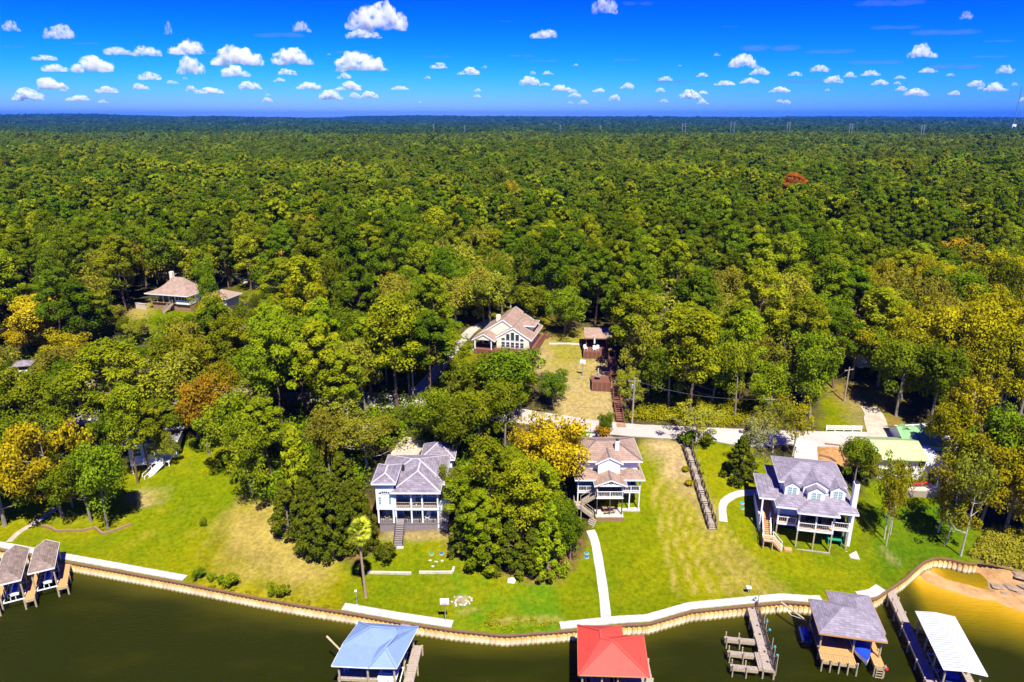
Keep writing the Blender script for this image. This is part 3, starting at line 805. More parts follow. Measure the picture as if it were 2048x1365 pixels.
# --- clump between the blue house and the grey-blue stilt house
g_ = None
T('cone:pine', 975,1135,1000,105, "bright low-branched pine at the clump's lawn edge, blue house side", variants=2)
T('cone:pine', 1095,1150,1005,95, "bright low-branched pine at the clump's lawn edge, garden path side", variants=2)
T('cone', 928,1108,1005,80, "dark cedar filling the clump's corner below the blue house")
T('oak', 1140,1122,1035,66, "small dark oak at the clump's corner by the lids in the grass")
T('pine', 1015,1060,900,105, "pine deep inside the clump, behind the middle one")
T('oak', 1060,1050,930,100, "leafy tree deep inside the clump, behind the pines")
T('cone', 578,1070,960,82, "dark cedar overhanging the dry lot's upper edge")
T('cone', 737,1106,1012,58, "low dark cedar between the tall palm and the blue house's front steps")
T('cone', 632,1112,975,90, "dark cedar at the dry lot's corner, lowest of the cedars")
T('pine', 300,945,800,84, "pine standing before the pale blue house's deck")
T('oak', 236,925,800,80, "leafy tree hiding the pale blue house's wall")
T('oak:olive', 330,935,870,50, "small olive tree at the pale blue house's lawn corner")
T('oak', 60,850,735,110, "dark leafy tree by the road below the gazebo")
T('oak:olive', 150,800,690,110, "olive tree above the road on the slope under the yellow tree")
T('pine', 130,900,760,90, "pine behind the golden tree, below the road")
T('pine', 985,1105,880,120, "tall bright pine in the clump between the blue and white stilt houses", g_)
T('pine', 930,1075,955,95, "pine in the clump leaning towards the blue house's side steps")
T('pine', 1045,1115,915,110, "pine in the middle of the clump, its trunk bare at the foot")
T('pine', 955,1128,985,85, "low pine at the lawn edge of the clump, blue house side")
T('pine', 1090,1090,925,100, "pine in the clump beside the yellow tree")
T('cone', 1020,1140,1040,90, "dark cedar at the front of the clump above the white slab")
T('cone', 1065,1152,1060,80, "dark cedar at the front of the clump where the lawn bulges")
T('oak', 1112,1135,1010,92, "dark green oak at the clump's end beside the concrete garden path")
T('oak', 1148,1100,1045,40, "small dark tree beside the timber stairs of the white stilt house")
T('oak', 915,1040,935,60, "green tree against the blue house's side wall")
T('oak:yellow', 1112,1000,822,150, "large yellow tree beside the white stilt house's roof")
T('airy:yellow', 1060,960,840,90, "sparse yellow tree with pale limbs at the back of the clump")
T('oak', 905,930,800,110, "dark green tree behind the blue house's tower roof")
T('oak', 960,930,790,120, "dark green tree between the blue house's tower and the yellow tree")
T('oak', 1010,905,770,100, "dark green tree above the yellow one, below the hillside house")
T('oak', 870,900,775,100, "dark green tree at the gravel drive behind the blue house")
# --- hillside round the cream house
T('pine', 795,822,590,140, "tallest bright pine beside the drive on the wooded slope")
T('pine', 745,800,640,110, "bright pine next to the tallest one on the wooded slope")
T('pine', 885,775,660,110, "pine on the grass beside the drive up to the cream house")
T('oak', 1040,838,707,140, "broad green oak below the cream house's deck")
T('oak', 985,820,715,110, "green oak on the road side of the broad one below the cream house")
T('oak', 1105,812,745,64, "dark green tree at the dry yard's edge, under the cream house")
T('oak', 1208,880,826,40, "round shrubby tree at the road beside the white stilt house's drive", name='broadleaf_tree')
T('bush:rust', 1207,884,850,46, "reddish shrub at the foot of the round roadside tree", name='shrub')
T('airy', 1392,885,815,95, "thin roadside tree at the head of the long timber staircase")
T('bush', 1375,888,868,50, "dark bush at the head of the long timber staircase", name='shrub')
T('bush', 1412,892,868,36, "dark bush by the road next to the thin roadside tree", name='shrub')
T('cone', 1478,962,872,78, "dark bushy cedar on the lawn above the curved concrete path")
T('airy:grey', 1508,950,838,62, "pale bare-limbed tree beside the dark bushy cedar")
T('airy', 1545,905,800,70, "leaning pale-limbed tree in front of the road behind the dormered white house")
T('airy:lime', 1585,912,790,80, "yellow-green tree with white limbs beside the dormered house's drive")
T('oak', 1705,985,885,74, "dark green tree between the dormered white house and the green-roofed house")
T('oak:olive', 1728,960,900,60, "olive tree against the green-roofed house's end wall")
# --- right bank
T('airy:lime', 1768,1078,900,70, "slender pale-trunked tree, one of three on the grass before the green-roofed house", "three slender trees on the grass", variants=3)
T('airy:lime', 1780,1070,905,62, "slender pale-trunked tree, one of three on the grass before the green-roofed house", "three slender trees on the grass", variants=3)
T('airy:lime', 1772,1092,960,55, "slender pale-trunked tree, one of three on the grass before the green-roofed house", "three slender trees on the grass", variants=3)
T('airy:lime', 1876,1065,925,80, "pale-trunked tree above the shaded lawn near the seawall's end, beside the picnic spot")
T('airy:lime', 1890,1090,960,74, "pale-trunked tree on the shaded lawn, its crown before the white wall")
T('airy', 1921,1112,900,90, "tall slender tree right above the seawall's curved end")
T('oak:lime', 1925,1010,865,110, "olive tree beside the green-roofed house's terrace")
T('oak:lime', 1960,1050,885,115, "yellow-green tree on the bank above the sandbar")
T('oak:lime', 2010,1060,870,130, "broad olive tree on the bank above the rocks")
T('oak:lime', 2050,1085,900,120, "yellow-green tree overhanging the rocky beach")
T('oak', 1990,1000,820,120, "dark green tree behind the broad olive one on the bank")
T('oak:lime', 1895,940,800,100, "olive tree against the green metal roof")
T('airy:lime', 1920,930,760,120, "yellow-green tree beside the green metal roof, with white limbs")
T('oak:lime', 1800,800,640,120, "large yellow-green tree above the white roadside fence")
T('oak:gold', 1830,770,600,110, "yellow tree at the top of the gravel lane")
T('oak:gold', 1890,820,610,140, "large yellow-green tree beyond the green metal roof")
T('oak:lime', 1950,800,600,140, "great yellow-green tree beyond the road, beside the large one")
T('oak:gold', 1990,850,660,120, "broad golden tree at the wood's edge beyond the road")
T('oak:gold', 2040,830,620,130, "yellow-green tree at the wood's edge, past the golden one")
T('oak', 424,652,512,50, "dark leafy tree rising before the bell-shaped roof's end")
T('oak:yellow', 90,700,600,120, "bright yellow tree on the slope below the bell-roofed house")
T('oak:yellow', 55,715,640,70, "smaller yellow tree beside the bright yellow one near the gazebo")
T('pine', 195,690,585,95, "pine in front of the bell-roofed house's lawn")
T('oak:lime', 430,690,590,80, "yellow-green tree in front of the bell-roofed house's end")
T('oak:yellow', 350,545,500,80, "golden tree behind the bell-roofed house's chimney")
T('oak:yellow', 635,545,428,72, "golden topped tree standing out of the dark forest")
T('pine:redbrown', 1578,462,346,64, "dead pine with bright rust-red needles in the forest", variants=2)
T('oak:yellow', 1023,452,362,36, "small golden tree lit up in the middle of the forest")
T('pine', 345,570,470,60, "tall pine with a long bare trunk behind the bell-roofed house")
T('pine', 318,580,455,60, "tallest bare-trunked pine at the bell-roofed house's open side")

# --- the forest behind: trees are sown, leaving houses, roads, yards and the views to them open
KEEP = [  # (x0,y0,x1,y1, distance) things that the photograph shows free of nearer crowns
 (298,552,400,630,172),(400,575,475,600,176),(440,548,520,585,180),(936,616,1095,712,143),(1085,655,1235,850,112),(1160,652,1228,782,120),
 (1225,760,1252,850,110),(748,888,912,1086,86),(1145,880,1290,1040,88),(1120,846,1480,896,104),(1500,905,1720,1110,84),
 (1600,850,1800,895,104),(1730,770,1790,870,108),(1655,810,1735,870,108),(1742,885,1836,980,98),(1793,868,1850,905,104),(250,885,330,950,98),(150,824,230,842,112),
 (36,725,68,748,135),(815,765,870,790,118),(255,640,300,690,140),(1186,820,1232,884,104),(785,740,805,825,114),(835,725,950,755,118)]
KEEP += [(0,848,40,880,108),(262,605,300,625,158)]
NOTREE = [gp(p) for p in (
 [(230,905),(2300,905),(2300,1400),(-200,1400),(-200,1000),(60,965)],
 [(1090,668),(1235,668),(1262,860),(1100,860),(1040,745)],
 [(945,660),(1100,655),(1110,700),(930,705)],
 [(262,600),(300,592),(470,585),(480,605),(430,640),(262,680)],
 [(1100,835),(2300,850),(2300,905),(1100,905)],
 [(1650,800),(1785,790),(1795,880),(1645,880)],
 [(-200,872),(0,852),(160,825),(330,800),(330,826),(160,851),(0,884),(-200,912)],
 [(835,720),(960,710),(960,770),(830,800)])]
def blocked(X, Y, h, rad):
    Z = tz(X, Y)
    px, py, s = PX(X, Y, Z); _, ty, s2 = PX(X, Y, Z+h)
    w = rad*s2*1.05
    for (x0,y0,x1,y1,D) in KEEP:
        if Y < D and px+w > x0 and px-w < x1 and ty < y1 and py > y0: return True
    return False
pts = []
g = np.random.default_rng(5)
def sow(y0, y1, n, gap, zone=None):
    m = 0; tries = 0
    cell = {}
    for (X,Y,r_) in OCC: cell.setdefault((int(X//8), int(Y//8)), []).append((X,Y))
    while m < n and tries < n*6:
        tries += 1
        Y = math.sqrt(g.uniform(y0*y0, y1*y1)); X = g.uniform(-1,1)*(Y*.80+26)
        if any(inside(p, np.array([X]), np.array([Y]))[0] for p in NOTREE): continue
        k = (int(X//8), int(Y//8))
        if any((X-a)**2+(Y-b_)**2 < gap*gap for i in (-1,0,1) for j in (-1,0,1) for (a,b_) in cell.get((k[0]+i,k[1]+j), ())): continue
        mix = float(fbm(np.array([X]), np.array([Y]), 55, 6)[0])
        pine = g.random() < np.interp(Y, [105,140,190,260], [.28,.36,.62,.8]) + (mix-.5)*.9
        if pine: h, rad = g.uniform(15,21.5), g.uniform(3.3,5.0)
        else: h, rad = g.uniform(9,15.5), g.uniform(3.2,5.2)
        if blocked(X, Y, h, rad):
            h, rad, pine = g.uniform(4,7), g.uniform(1.8,2.6), False
            if blocked(X, Y, h, rad): continue
        cell.setdefault(k, []).append((X,Y)); OCC.append((X,Y,rad)); pts.append((X,Y,h,rad,pine,mix)); m += 1
sow(98, 135, 230, 3.9); sow(135, 215, 620, 4.4); sow(215, 330, 900, 5.0)
pts.sort(key=lambda p: p[1])
PINE_L = ["bright green pine with a rounded clumpy crown in the mixed wood behind the houses", "dark green pine with a rounded clumpy crown in the forest behind the houses"]
OAK_L = {'oak:gold':"golden leafy tree in the wood beyond the green-roofed house", 'oak':"dark green leafy tree in the mixed wood behind the houses", 'oak:olive':"olive green leafy tree in the mixed wood behind the houses",
         'airy':"thin-crowned tree with pale limbs in the wood behind the houses", 'oak:lime':"yellow-green leafy tree in the wood behind the houses", 'oak:rust':"brownish rust-tinged leafy tree in the wood behind the houses", 'airy:grey':"grey-green half-bare tree in the wood behind the houses"}
npine = noak = 0; rest = []
for (X,Y,h,rad,pine,mix) in pts:
    right = X > .52*Y and Y < 185
    if pine and right and g.random() < .8: pine = False; h *= .8
    if pine and npine < 285:
        npine += 1
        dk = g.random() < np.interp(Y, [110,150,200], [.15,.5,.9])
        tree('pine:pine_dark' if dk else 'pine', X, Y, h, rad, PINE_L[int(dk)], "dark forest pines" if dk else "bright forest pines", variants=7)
    elif not pine and noak < 285:
        noak += 1
        q = g.random()
        kind = (('oak:gold' if q < .17 else 'oak:lime' if q < .5 else 'oak:olive' if q < .72 else 'oak') if right else 'oak' if q < .47 else 'oak:olive' if q < .72 else 'airy' if q < .80 else 'oak:lime' if q < .86 else 'airy:grey' if q < .93 else 'oak')
        tree(kind, X, Y, h, rad, OAK_L[kind], "leafy forest trees, " + kind.replace(':',' '), variants=5 if kind in ('oak','oak:olive') else 3)
    else: rest.append((X,Y,h,rad,pine))

# --- everything farther off reads as one mass: one object that repeats a few modelled trees
def forest(name, label, P, protos, mats=('pine_dark','oak','olive','pine','rust')):
    """P rows: x,y,z,kind,sx,sz,rot ; protos: list of (mesh V,Q,tint,material index)"""
    V = [P[:,:3]]; Q = []; kinds = [-(P[:,3]+1)]; tint = []; mi = []; off = len(P)
    for k, (v, q, t, mt_i) in enumerate(protos):
        V.append(v); Q.append(q+off); kinds.append(np.full(len(v), k+1.0)); tint.append(t); mi.append(np.full(len(q), mt_i)); off += len(v)
    me = bpy.data.meshes.new(name)
    np_mesh(me, np.concatenate(V), np.concatenate(Q))
    kk = np.concatenate(kinds)
    def attr(nm, arr, dom='POINT', ty='FLOAT', key="value"):
        a = me.attributes.new(nm, ty, dom); a.data.foreach_set(key, np.ascontiguousarray(arr, np.float32).ravel())
    attr("proto", kk); attr("tint", np.concatenate(tint), 'FACE')
    pad = np.zeros((len(kk)-len(P), 3))
    attr("size", np.concatenate([np.stack([P[:,4],P[:,4],P[:,5]],-1), pad]), ty='FLOAT_VECTOR', key="vector")
    attr("turn", np.concatenate([P[:,6], pad[:,0]]))
    me.polygons.foreach_set("material_index", np.concatenate(mi).astype(np.int32))
    for k_ in mats: me.materials.append(LEAF[k_])
    me.materials.append(M['bark_pine'])
    ng = bpy.data.node_groups.new(name, 'GeometryNodeTree')
    ng.interface.new_socket("Geometry", in_out='INPUT', socket_type='NodeSocketGeometry')
    ng.interface.new_socket("Geometry", in_out='OUTPUT', socket_type='NodeSocketGeometry')
    n = ng.nodes; l = ng.links
    gi = n.new("NodeGroupInput"); go = n.new("NodeGroupOutput"); jn = n.new("GeometryNodeJoinGeometry")
    def named(nm, ty):
        a = n.new("GeometryNodeInputNamedAttribute"); a.data_type = ty; a.inputs["Name"].default_value = nm; return a.outputs[0]
    pr, sz, tn = named("proto",'FLOAT'), named("size",'FLOAT_VECTOR'), named("turn",'FLOAT')
    cb = n.new("ShaderNodeCombineXYZ"); l.new(tn, cb.inputs[2])
    def sel(val):
        c = n.new("FunctionNodeCompare"); c.data_type = 'FLOAT'; c.operation = 'EQUAL'; l.new(pr, c.inputs[0]); c.inputs[1].default_value = val; c.inputs["Epsilon"].default_value = .1
        s = n.new("GeometryNodeSeparateGeometry"); s.domain = 'POINT'; l.new(gi.outputs[0], s.inputs[0]); l.new(c.outputs[0], s.inputs["Selection"]); return s.outputs[0]
    for k in range(len(protos)):
        ip = n.new("GeometryNodeInstanceOnPoints")
        l.new(sel(-(k+1.0)), ip.inputs["Points"]); l.new(sel(k+1.0), ip.inputs["Instance"])
        l.new(cb.outputs[0], ip.inputs["Rotation"]); l.new(sz, ip.inputs["Scale"]); l.new(ip.outputs[0], jn.inputs[0])
    l.new(jn.outputs[0], go.inputs[0])
    o = link(name, me); md = o.modifiers.new("trees", 'NODES'); md.node_group = ng
    return tag(o, label, "forest", None, "stuff")
def proto(base, seed, per, size, mi, n=None):
    if base == 'pine': cs, rs = pine_clumps(seed, 20, 4.6, n or 40, .45); flat, upw = .62, .55
    else: cs, rs = oak_clumps(seed, 13, 4.9, n or 40); flat, upw = .85, .4
    v, q, t = leaves(cs, rs*1.05, per, size, flat, seed, upw, .5, 1.15)
    return v, q, t, mi
protos = [proto('pine', 900+k, 84, .52, 0 if k < 4 else 3) for k in range(5)] + [proto('oak', 950+k, 78, .50, (1,1,2,1,4)[k]) for k in range(5)]
rows = []
for (X,Y,h,rad,pine) in rest:
    k = g.integers(0,5) if pine else 5+g.choice([0,1,2,3,4], p=[.28,.28,.26,.14,.04])
    rows.append((X,Y,tz(X,Y),k,rad/(4.6 if pine else 4.9),h/(20 if pine else 13),g.uniform(0,6.28)))
def ring(y0, y1, spacing, size=1.0, jit=.45, wide=.82):
    ys = []; Y = y0
    while Y < y1: ys.append(Y); Y += spacing*.87
    out = []
    for j, Y in enumerate(ys):
        W = Y*wide + 40; xs = np.arange(-W, W, spacing) + (j % 2)*spacing/2
        xs = xs + g.uniform(-jit, jit, len(xs))*spacing; yy = Y + g.uniform(-jit, jit, len(xs))*spacing
        out.append(np.stack([xs, yy], -1))
    A = np.concatenate(out); n = len(A)
    mix = fbm(A[:,0], A[:,1], 90, 6)
    pine = g.random(n) < .76 + (mix-.5)*2.6; bright = fbm(A[:,0], A[:,1], 60, 9) > .56
    k = np.where(pine, np.where(bright & (g.random(n) < .6), 4, g.choice(4, n)), 5+g.choice(5, n, p=[.32,.30,.20,.15,.03]))
    h = np.where(pine, g.uniform(.66,1.12,n), g.uniform(.8,1.45,n)) + (fbm(A[:,0], A[:,1], 40, 2)-.5)*.35; r_ = np.where(pine, g.uniform(.62,1.3,n), g.uniform(.65,1.3,n))
    r_ = np.where(g.random(n) < .06, r_*1.45, r_); h = np.where(g.random(n) < .06, h*1.18, h); gaps = g.random(n) < .05
    R_ = np.stack([A[:,0], A[:,1], terr(A[:,0],A[:,1]), k, r_*size, h*(size**.5), g.uniform(0,6.28,n)], -1)
    return R_[~gaps]
P = np.concatenate([np.array(rows), ring(332, 900, 5.9)])
forest("forest", "dense dark green pine forest stretching away behind the houses", P, protos)
protos2 = [proto('pine', 970+k, 26, 1.1, 0, 22) for k in range(3)] + [proto('oak', 980+k, 24, 1.1, (1,2)[k], 22) for k in range(2)]
P2 = np.concatenate([ring(900, 2000, 9.0, 1.25), ring(2000, 4200, 16, 1.9, wide=.86), ring(4200, 12000, 42, 3.6, wide=.9)])
P2[:,3] = np.where(P2[:,3] < 5, P2[:,3] % 3, 3 + P2[:,3] % 2)
far_ = P2[:,1] + (fbm(P2[:,0], P2[:,1], 260, 4)-.5)*900 > 1650
forest("middle_forest", "unbroken pine canopy between the near wood and the transmission poles", P2[~far_], protos2, ('pine_dark','oak','olive','pine','rust'))
forest("distant_forest", "far off forest fading blue towards the low hills on the horizon", P2[far_], protos2, ('pine_far','pine_dark','oak','pine','rust'))
# ================================================================== building kit
def hip(x0, x1, y0, y1, z, p):
    w, d = x1-x0, y1-y0
    if w >= d:
        h = d/2; a = (x0+h, y0+h, z+h*p); b = (x1-h, y0+h, z+h*p)
        polys = [[(x0,y0,z),(x1,y0,z),b,a],[(x1,y1,z),(x0,y1,z),a,b],[(x0,y1,z),(x0,y0,z),a],[(x1,y0,z),(x1,y1,z),b]]
    else:
        h = w/2; a = (x0+h, y0+h, z+h*p); b = (x0+h, y1-h, z+h*p)
        polys = [[(x0,y0,z),(x1,y0,z),a],[(x1,y1,z),(x0,y1,z),b],[(x0,y1,z),(x0,y0,z),a,b],[(x1,y0,z),(x1,y1,z),b,a]]
    rid = [(a, b), ((x0,y0,z), a), ((x1,y0,z), a if w < d else b), ((x0,y1,z), b if w < d else a), ((x1,y1,z), b)]
    if w >= d: rid[2] = ((x1,y0,z), b); rid[3] = ((x0,y1,z), a)
    return polys, rid
def gable(x0, x1, y0, y1, z, p, axis='y'):
    if axis == 'y':
        m = (x0+x1)/2; h = (x1-x0)/2*p; a, b = (m,y0,z+h), (m,y1,z+h)
        return [[(x0,y1,z),(x0,y0,z),a,b],[(x1,y0,z),(x1,y1,z),b,a]], [(a,b)]
    m = (y0+y1)/2; h = (y1-y0)/2*p; a, b = (x0,m,z+h), (x1,m,z+h)
    return [[(x0,y0,z),(x1,y0,z),b,a],[(x1,y1,z),(x0,y1,z),a,b]], [(a,b)]
def roof(par, pr, material, t=.2, name="roof", ridge=None, seams=None, fascia=None, seam_mat=None):
    polys, rid = pr
    key = {}; vs = []; fs = []; edges = {}
    def vid(p):
        k = tuple(round(c, 4) for c in p)
        if k not in key: key[k] = len(vs); vs.append(k)
        return key[k]
    for pl in polys:
        ids = []
        for q in pl:
            i = vid(q)
            if not ids or ids[-1] != i: ids.append(i)
        if ids[0] == ids[-1]: ids.pop()
        if len(ids) < 3: continue
        fs.append(tuple(ids))
        for a, b in zip(ids, ids[1:]+ids[:1]): edges[(min(a,b),max(a,b))] = edges.get((min(a,b),max(a,b)), 0) + 1
    n = len(vs); nf = len(fs)
    vs2 = vs + [(v[0],v[1],v[2]-t) for v in vs]
    fs2 = fs + [tuple(i+n for i in f[::-1]) for f in fs] + [(a,b,b+n,a+n) for (a,b), c in edges.items() if c == 1]
    o = MB().add(vs2, fs2).build(name, material, par)
    if fascia:
        mb = MB()
        for (a,b), c in edges.items():
            if c == 1:
                pa, pb = Vector(vs[a]), Vector(vs[b]); mb.bar(pa-Vector((0,0,t*.62)), pb-Vector((0,0,t*.62)), .07, t*1.15)
        mb.build("fascia", fascia, o)
    if ridge:
        mb = MB()
        for a, b in rid:
            if (Vector(a)-Vector(b)).length > .2: mb.bar(Vector(a)+Vector((0,0,.02)), Vector(b)+Vector((0,0,.02)), .26, .07)
        mb.build("ridge_cap", ridge, o)
    if seams:
        mb = MB()
        for pl in polys:
            P3 = [Vector(q) for q in pl]; nrm = (P3[1]-P3[0]).cross(P3[2]-P3[1]).normalized()
            if nrm.z < 0: nrm = -nrm
            s = Vector((nrm.x, nrm.y, 0))
            if s.length < 1e-3: continue
            s.normalize(); c_ = Vector((-s.y, s.x, 0)); dn = c_.cross(nrm).normalized()
            us_ = [q.dot(c_) for q in P3]; k = math.ceil(min(us_)/seams)*seams + .01
            while k < max(us_):
                hit = []
                for a, b in zip(P3, P3[1:]+P3[:1]):
                    ua, ub = a.dot(c_), b.dot(c_)
                    if (ua-k)*(ub-k) < 0: hit.append(a + (b-a)*((k-ua)/(ub-ua)))
                if len(hit) == 2 and (hit[0]-hit[1]).length > .1: mb.bar(hit[0]+nrm*.012, hit[1]+nrm*.012, .045, .05)
                k += seams
        if mb.v: tag(mb.build("seams", seam_mat or material, o), kind="stuff")
    return o
def box(par, name, material, *b): return MB().box(*b).build(name, material, par)
def window(par, x, y, z, w, h, nx=2, ny=2, side=0, glass='glass', frame='white', name="window", arch=False):
    """z = sill; the window faces -y (side 0), +x (1) or -x (-1)"""
    fr = MB(); t = .07
    fr.box(-w/2-t, w/2+t, -.06, .0, -t, 0); fr.box(-w/2-t, w/2+t, -.06, .0, h, h+t)
    fr.box(-w/2-t, -w/2, -.06, 0, 0, h); fr.box(w/2, w/2+t, -.06, 0, 0, h)
    for i in range(1, nx): fr.box(-w/2+w*i/nx-.02, -w/2+w*i/nx+.02, -.05, 0, 0, h)
    for j in range(1, ny): fr.box(-w/2, w/2, -.045, 0, h*j/ny-.02, h*j/ny+.02)
    o = fr.build(name, M[frame], par); o.location = (x, y, z); o.rotation_euler = (0, 0, {0:0, 1:R(90), -1:R(-90)}[side])
    box(o, "pane", M[glass], -w/2, w/2, -.03, .03, 0, h)
    return o
def post(par, x, y, z0, z1, s=.2, material='white', name="post"):
    return box(par, name, M[material], x-s/2, x+s/2, y-s/2, y+s/2, z0, z1)
def railing(par, pts, h=.95, material='white', bal=.28, thin=.03, name="railing", rail=.08):
    mb = MB()
    for a, b in zip(pts, pts[1:]):
        a, b = Vector(a), Vector(b); L_ = (b-a).length
        mb.bar(a+Vector((0,0,h)), b+Vector((0,0,h)), rail, .06); mb.bar(a+Vector((0,0,.12)), b+Vector((0,0,.12)), .05, .05)
        n = max(1, round(L_/1.8))
        for i in range(n+1):
            p = a.lerp(b, i/n); mb.bar(p, p+Vector((0,0,h+.05)), .09)
        if bal:
            n = int(L_/bal)
            for i in range(1, n):
                p = a.lerp(b, i/n); mb.bar(p+Vector((0,0,.12)), p+Vector((0,0,h)), thin)
    return mb.build(name, M[material], par)
def stairs(par, a, b, width, material='wood_grey', rail=None, solid=False, name="stairs", tread=None):
    """flight from a (top) to b (bottom); treads are sub-parts"""
    a, b = Vector(a), Vector(b); d = Vector((b.x-a.x, b.y-a.y, 0)); run = d.length; d.normalize(); s = Vector((-d.y, d.x, 0))
    n = max(3, round((a.z-b.z)/.18)); mb = MB()
    for k in (-1, 1): mb.bar(a+s*k*width/2-Vector((0,0,.18)), b+s*k*width/2-Vector((0,0,.1)), .08, .28)
    o = mb.build(name, M[material], par)
    tm = None
    for i in range(n):
        p = a.lerp(b, (i+.5)/n)
        if tm is None:
            tm = MB().box(-run/n*.56, run/n*.5, -width/2, width/2, -.05, .03).mesh("tread", M[tread or material])
        t = link("tread", tm, o); t.location = p; t.rotation_euler = (0, 0, math.atan2(d.y, d.x))
    if rail:
        for k in (-1, 1): railing(o, [a+s*k*width/2, b+s*k*width/2], .9, rail, None, name="handrail")
    return o
def decking(par, x0, x1, y0, y1, z, material, along='x', w=.24, name="planks"):
    """boards laid with open joints, too fine to pick apart singly"""
    mb = MB(); k = x0 if along == 'y' else y0; end = x1 if along == 'y' else y1
    while k < end-.02:
        e_ = min(k+w, end); j = random.uniform(-.012, .012)
        if along == 'y': mb.box(k, e_-.035, y0, y1, z-.06, z+j)
        else: mb.box(x0, x1, k, e_-.035, z-.06, z+j)
        k += w
    return tag(mb.build(name, M[material], par), kind="stuff")
def chair(X, Y, Z, rz, label, material='wood_dark', group=None):
    """slatted garden chair with sloping seat, tall back and wide arms"""
    t = thing("garden_chair", label, "chair", (X,Y,Z), rz, group); m_ = M[material]
    mb = MB(); 
    for k in range(4): mb.box(-.27+.14*k, -.15+.14*k, -.28, .26, .30, .33)
    mb.build("seat", m_, t)
    mb = MB()
    for k in range(4): mb.bar((-.21+.14*k,.22,.32), (-.23+.155*k,.48,1.0+.05*(1-abs(k-1.5))), .11, .03)
    mb.build("backrest", m_, t)
    for s in (-1, 1):
        box(t, "leg", m_, .3*s-.04, .3*s+.04, -.3, -.2, 0, .52); MB().bar((.3*s,.4,0), (.3*s,.1,.35), .07).build("leg", m_, t)
        box(t, "armrest", m_, .31*s-.07, .31*s+.07, -.36, .32, .52, .56)
    return t

# ================================================================== blue porch house
bz = tz(-14, 84.6) - .15
H1 = thing("house", "white and blue house with two-storey columned porch, bay tower and violet-grey hip roofs", "house", (-16.6, 84.6, bz))
h = H1
f1, f2, ev = 5.15-bz, 7.5-bz, 10.35-bz
box(h, "wall", M['blue_siding'], -2.2, 6.1, 2.2, 10.2, -.6, ev)
box(h, "porch_wall", M['porch_blue'], -2.15, 6.05, 2.14, 2.2, f1, ev-.02)
box(h, "deck", M['deck_mauve'], -2.35, 7.5, 0, 3.2, f1-.14, f1)
box(h, "deck_skirt", M['deck_mauve'], -2.3, 7.4, .08, .2, -1.2, f1-.14)
box(h, "porch_floor", M['white'], 0.02, 6.25, -.05, 2.13, f2-.26, f2)
box(h, "porch_boards", M['wood_grey'], 0.1, 6.2, .05, 2.12, f2, f2+.03)
cols = [.12, 2.35, 3.9, 6.1]
for c in cols:
    post(h, c, .12, f1 if c < 6 else -1.3, f2-.26, .2, name="column"); post(h, c, .12, f2, ev-.05, .2, name="column")
for a, b in zip(cols, cols[1:]):                                     # arched heads between the upper columns
    pts_ = [(a+.1, ev-.05)]; 
    for k in range(11):
        t = k/10; xx = a+.1+(b-a-.2)*t; pts_.append((xx, ev-.75+.55*math.sqrt(max(0, 1-(2*t-1)**2))))
    pts_.append((b-.1, ev-.05))
    MB().xprism(pts_, .06, .18).build("arch", M['white'], h)
railing(h, [(.2,.1,f2),(6.0,.1,f2)], .9, 'wood_grey', .3)
railing(h, [(1.5,.1,f1),(7.3,.1,f1)], .9, 'black', .3); railing(h, [(-2.2,.1,f1),(0,.1,f1)], .9, 'black', .3)
for (x_, w_) in ((1.6,1.2),(3.1,.9),(5.0,1.2)): window(h, x_, 2.13, f2+.75, w_, 1.3, 2, 2)
for (x_, w_, z_, hh_) in ((-1.1,1.3,.8,1.1),(1.5,1.2,.05,2.0),(3.1,.7,.05,2.0),(5.0,1.3,.7,1.2)): window(h, x_, 2.13, f1+z_, w_, hh_, 2, 2, name="window" if z_ > .1 else "door")
# bay
box(h, "bay", M['white_siding'], -2.55, -.02, -.05, 4.6, f2-.15, 11.75-bz)
for x_ in (-2.35, -.2): post(h, x_, .1, f1, f2-.15, .24, name="column")
for x_ in (-2.02, -.58): window(h, x_, -.05, f2+.75, .32, 1.15, 1, 3, glass='glass_teal')
window(h, -1.3, -.05, f2+2.45, .8, .36, 3, 1, glass='glass')
for x_ in (-1.98, -.62):
    s = 1 if x_ < -1.3 else -1
    MB().xprism([(x_-.22*s, f2+2.45), (x_+.24*s, f2+2.45), (x_+.24*s, f2+2.78)], -.1, -.04).build("arched_light", M['glass'], h)
roof(h, hip(-3.0, .42, -.5, 5.2, 11.75-bz, .42), M['shingle_grey'], .18, ridge=M['ridge_pale'], fascia=M['white'])
roof(h, hip(-.5, 6.6, -.5, 10.3, ev, .40), M['shingle_grey'], .2, ridge=M['ridge_pale'], fascia=M['white'])
roof(h, hip(-2.6, 7.1, 1.9, 10.7, ev+.03, .37), M['shingle_grey'], .2, ridge=M['ridge_pale'], fascia=M['white'])
box(h, "roof_vent", M['black'], .55, .95, 4.0, 4.4, ev+1.0, ev+1.75)
box(h, "wing", M['white_siding'], 6.1, 7.75, 3.4, 8.2, -.4, ev-1.0)
roof(h, hip(5.7, 8.15, 3.0, 8.6, ev-1.0, .3), M['shingle_grey'], .16, fascia=M['white'])
window(h, 6.9, 3.4, f2+.2, .4, .7, 1, 2)
box(h, "tower", M['white_siding'], 2.9, 7.3, 10.2, 14.6, 0, ev-.3)
roof(h, hip(2.4, 7.8, 9.9, 15.2, ev-.32, .62), M['shingle_grey'], .2, ridge=M['ridge_pale'], fascia=M['white'])
stairs(h, (.72, -.02, f1), (.72, -2.7, tz(-15.9,81.9)-bz+.1), 1.25, 'deck_mauve', 'black')
box(h, "stair_pad", M['concrete'], -.02, 1.5, -3.3, -2.72, tz(-15.9,81.6)-bz-.3, tz(-15.9,81.6)-bz+.1)
stairs(h, (8.4, 8.2, f1+1.2), (8.4, 5.2, f1-.3), 1.0, 'wood_grey', 'white')
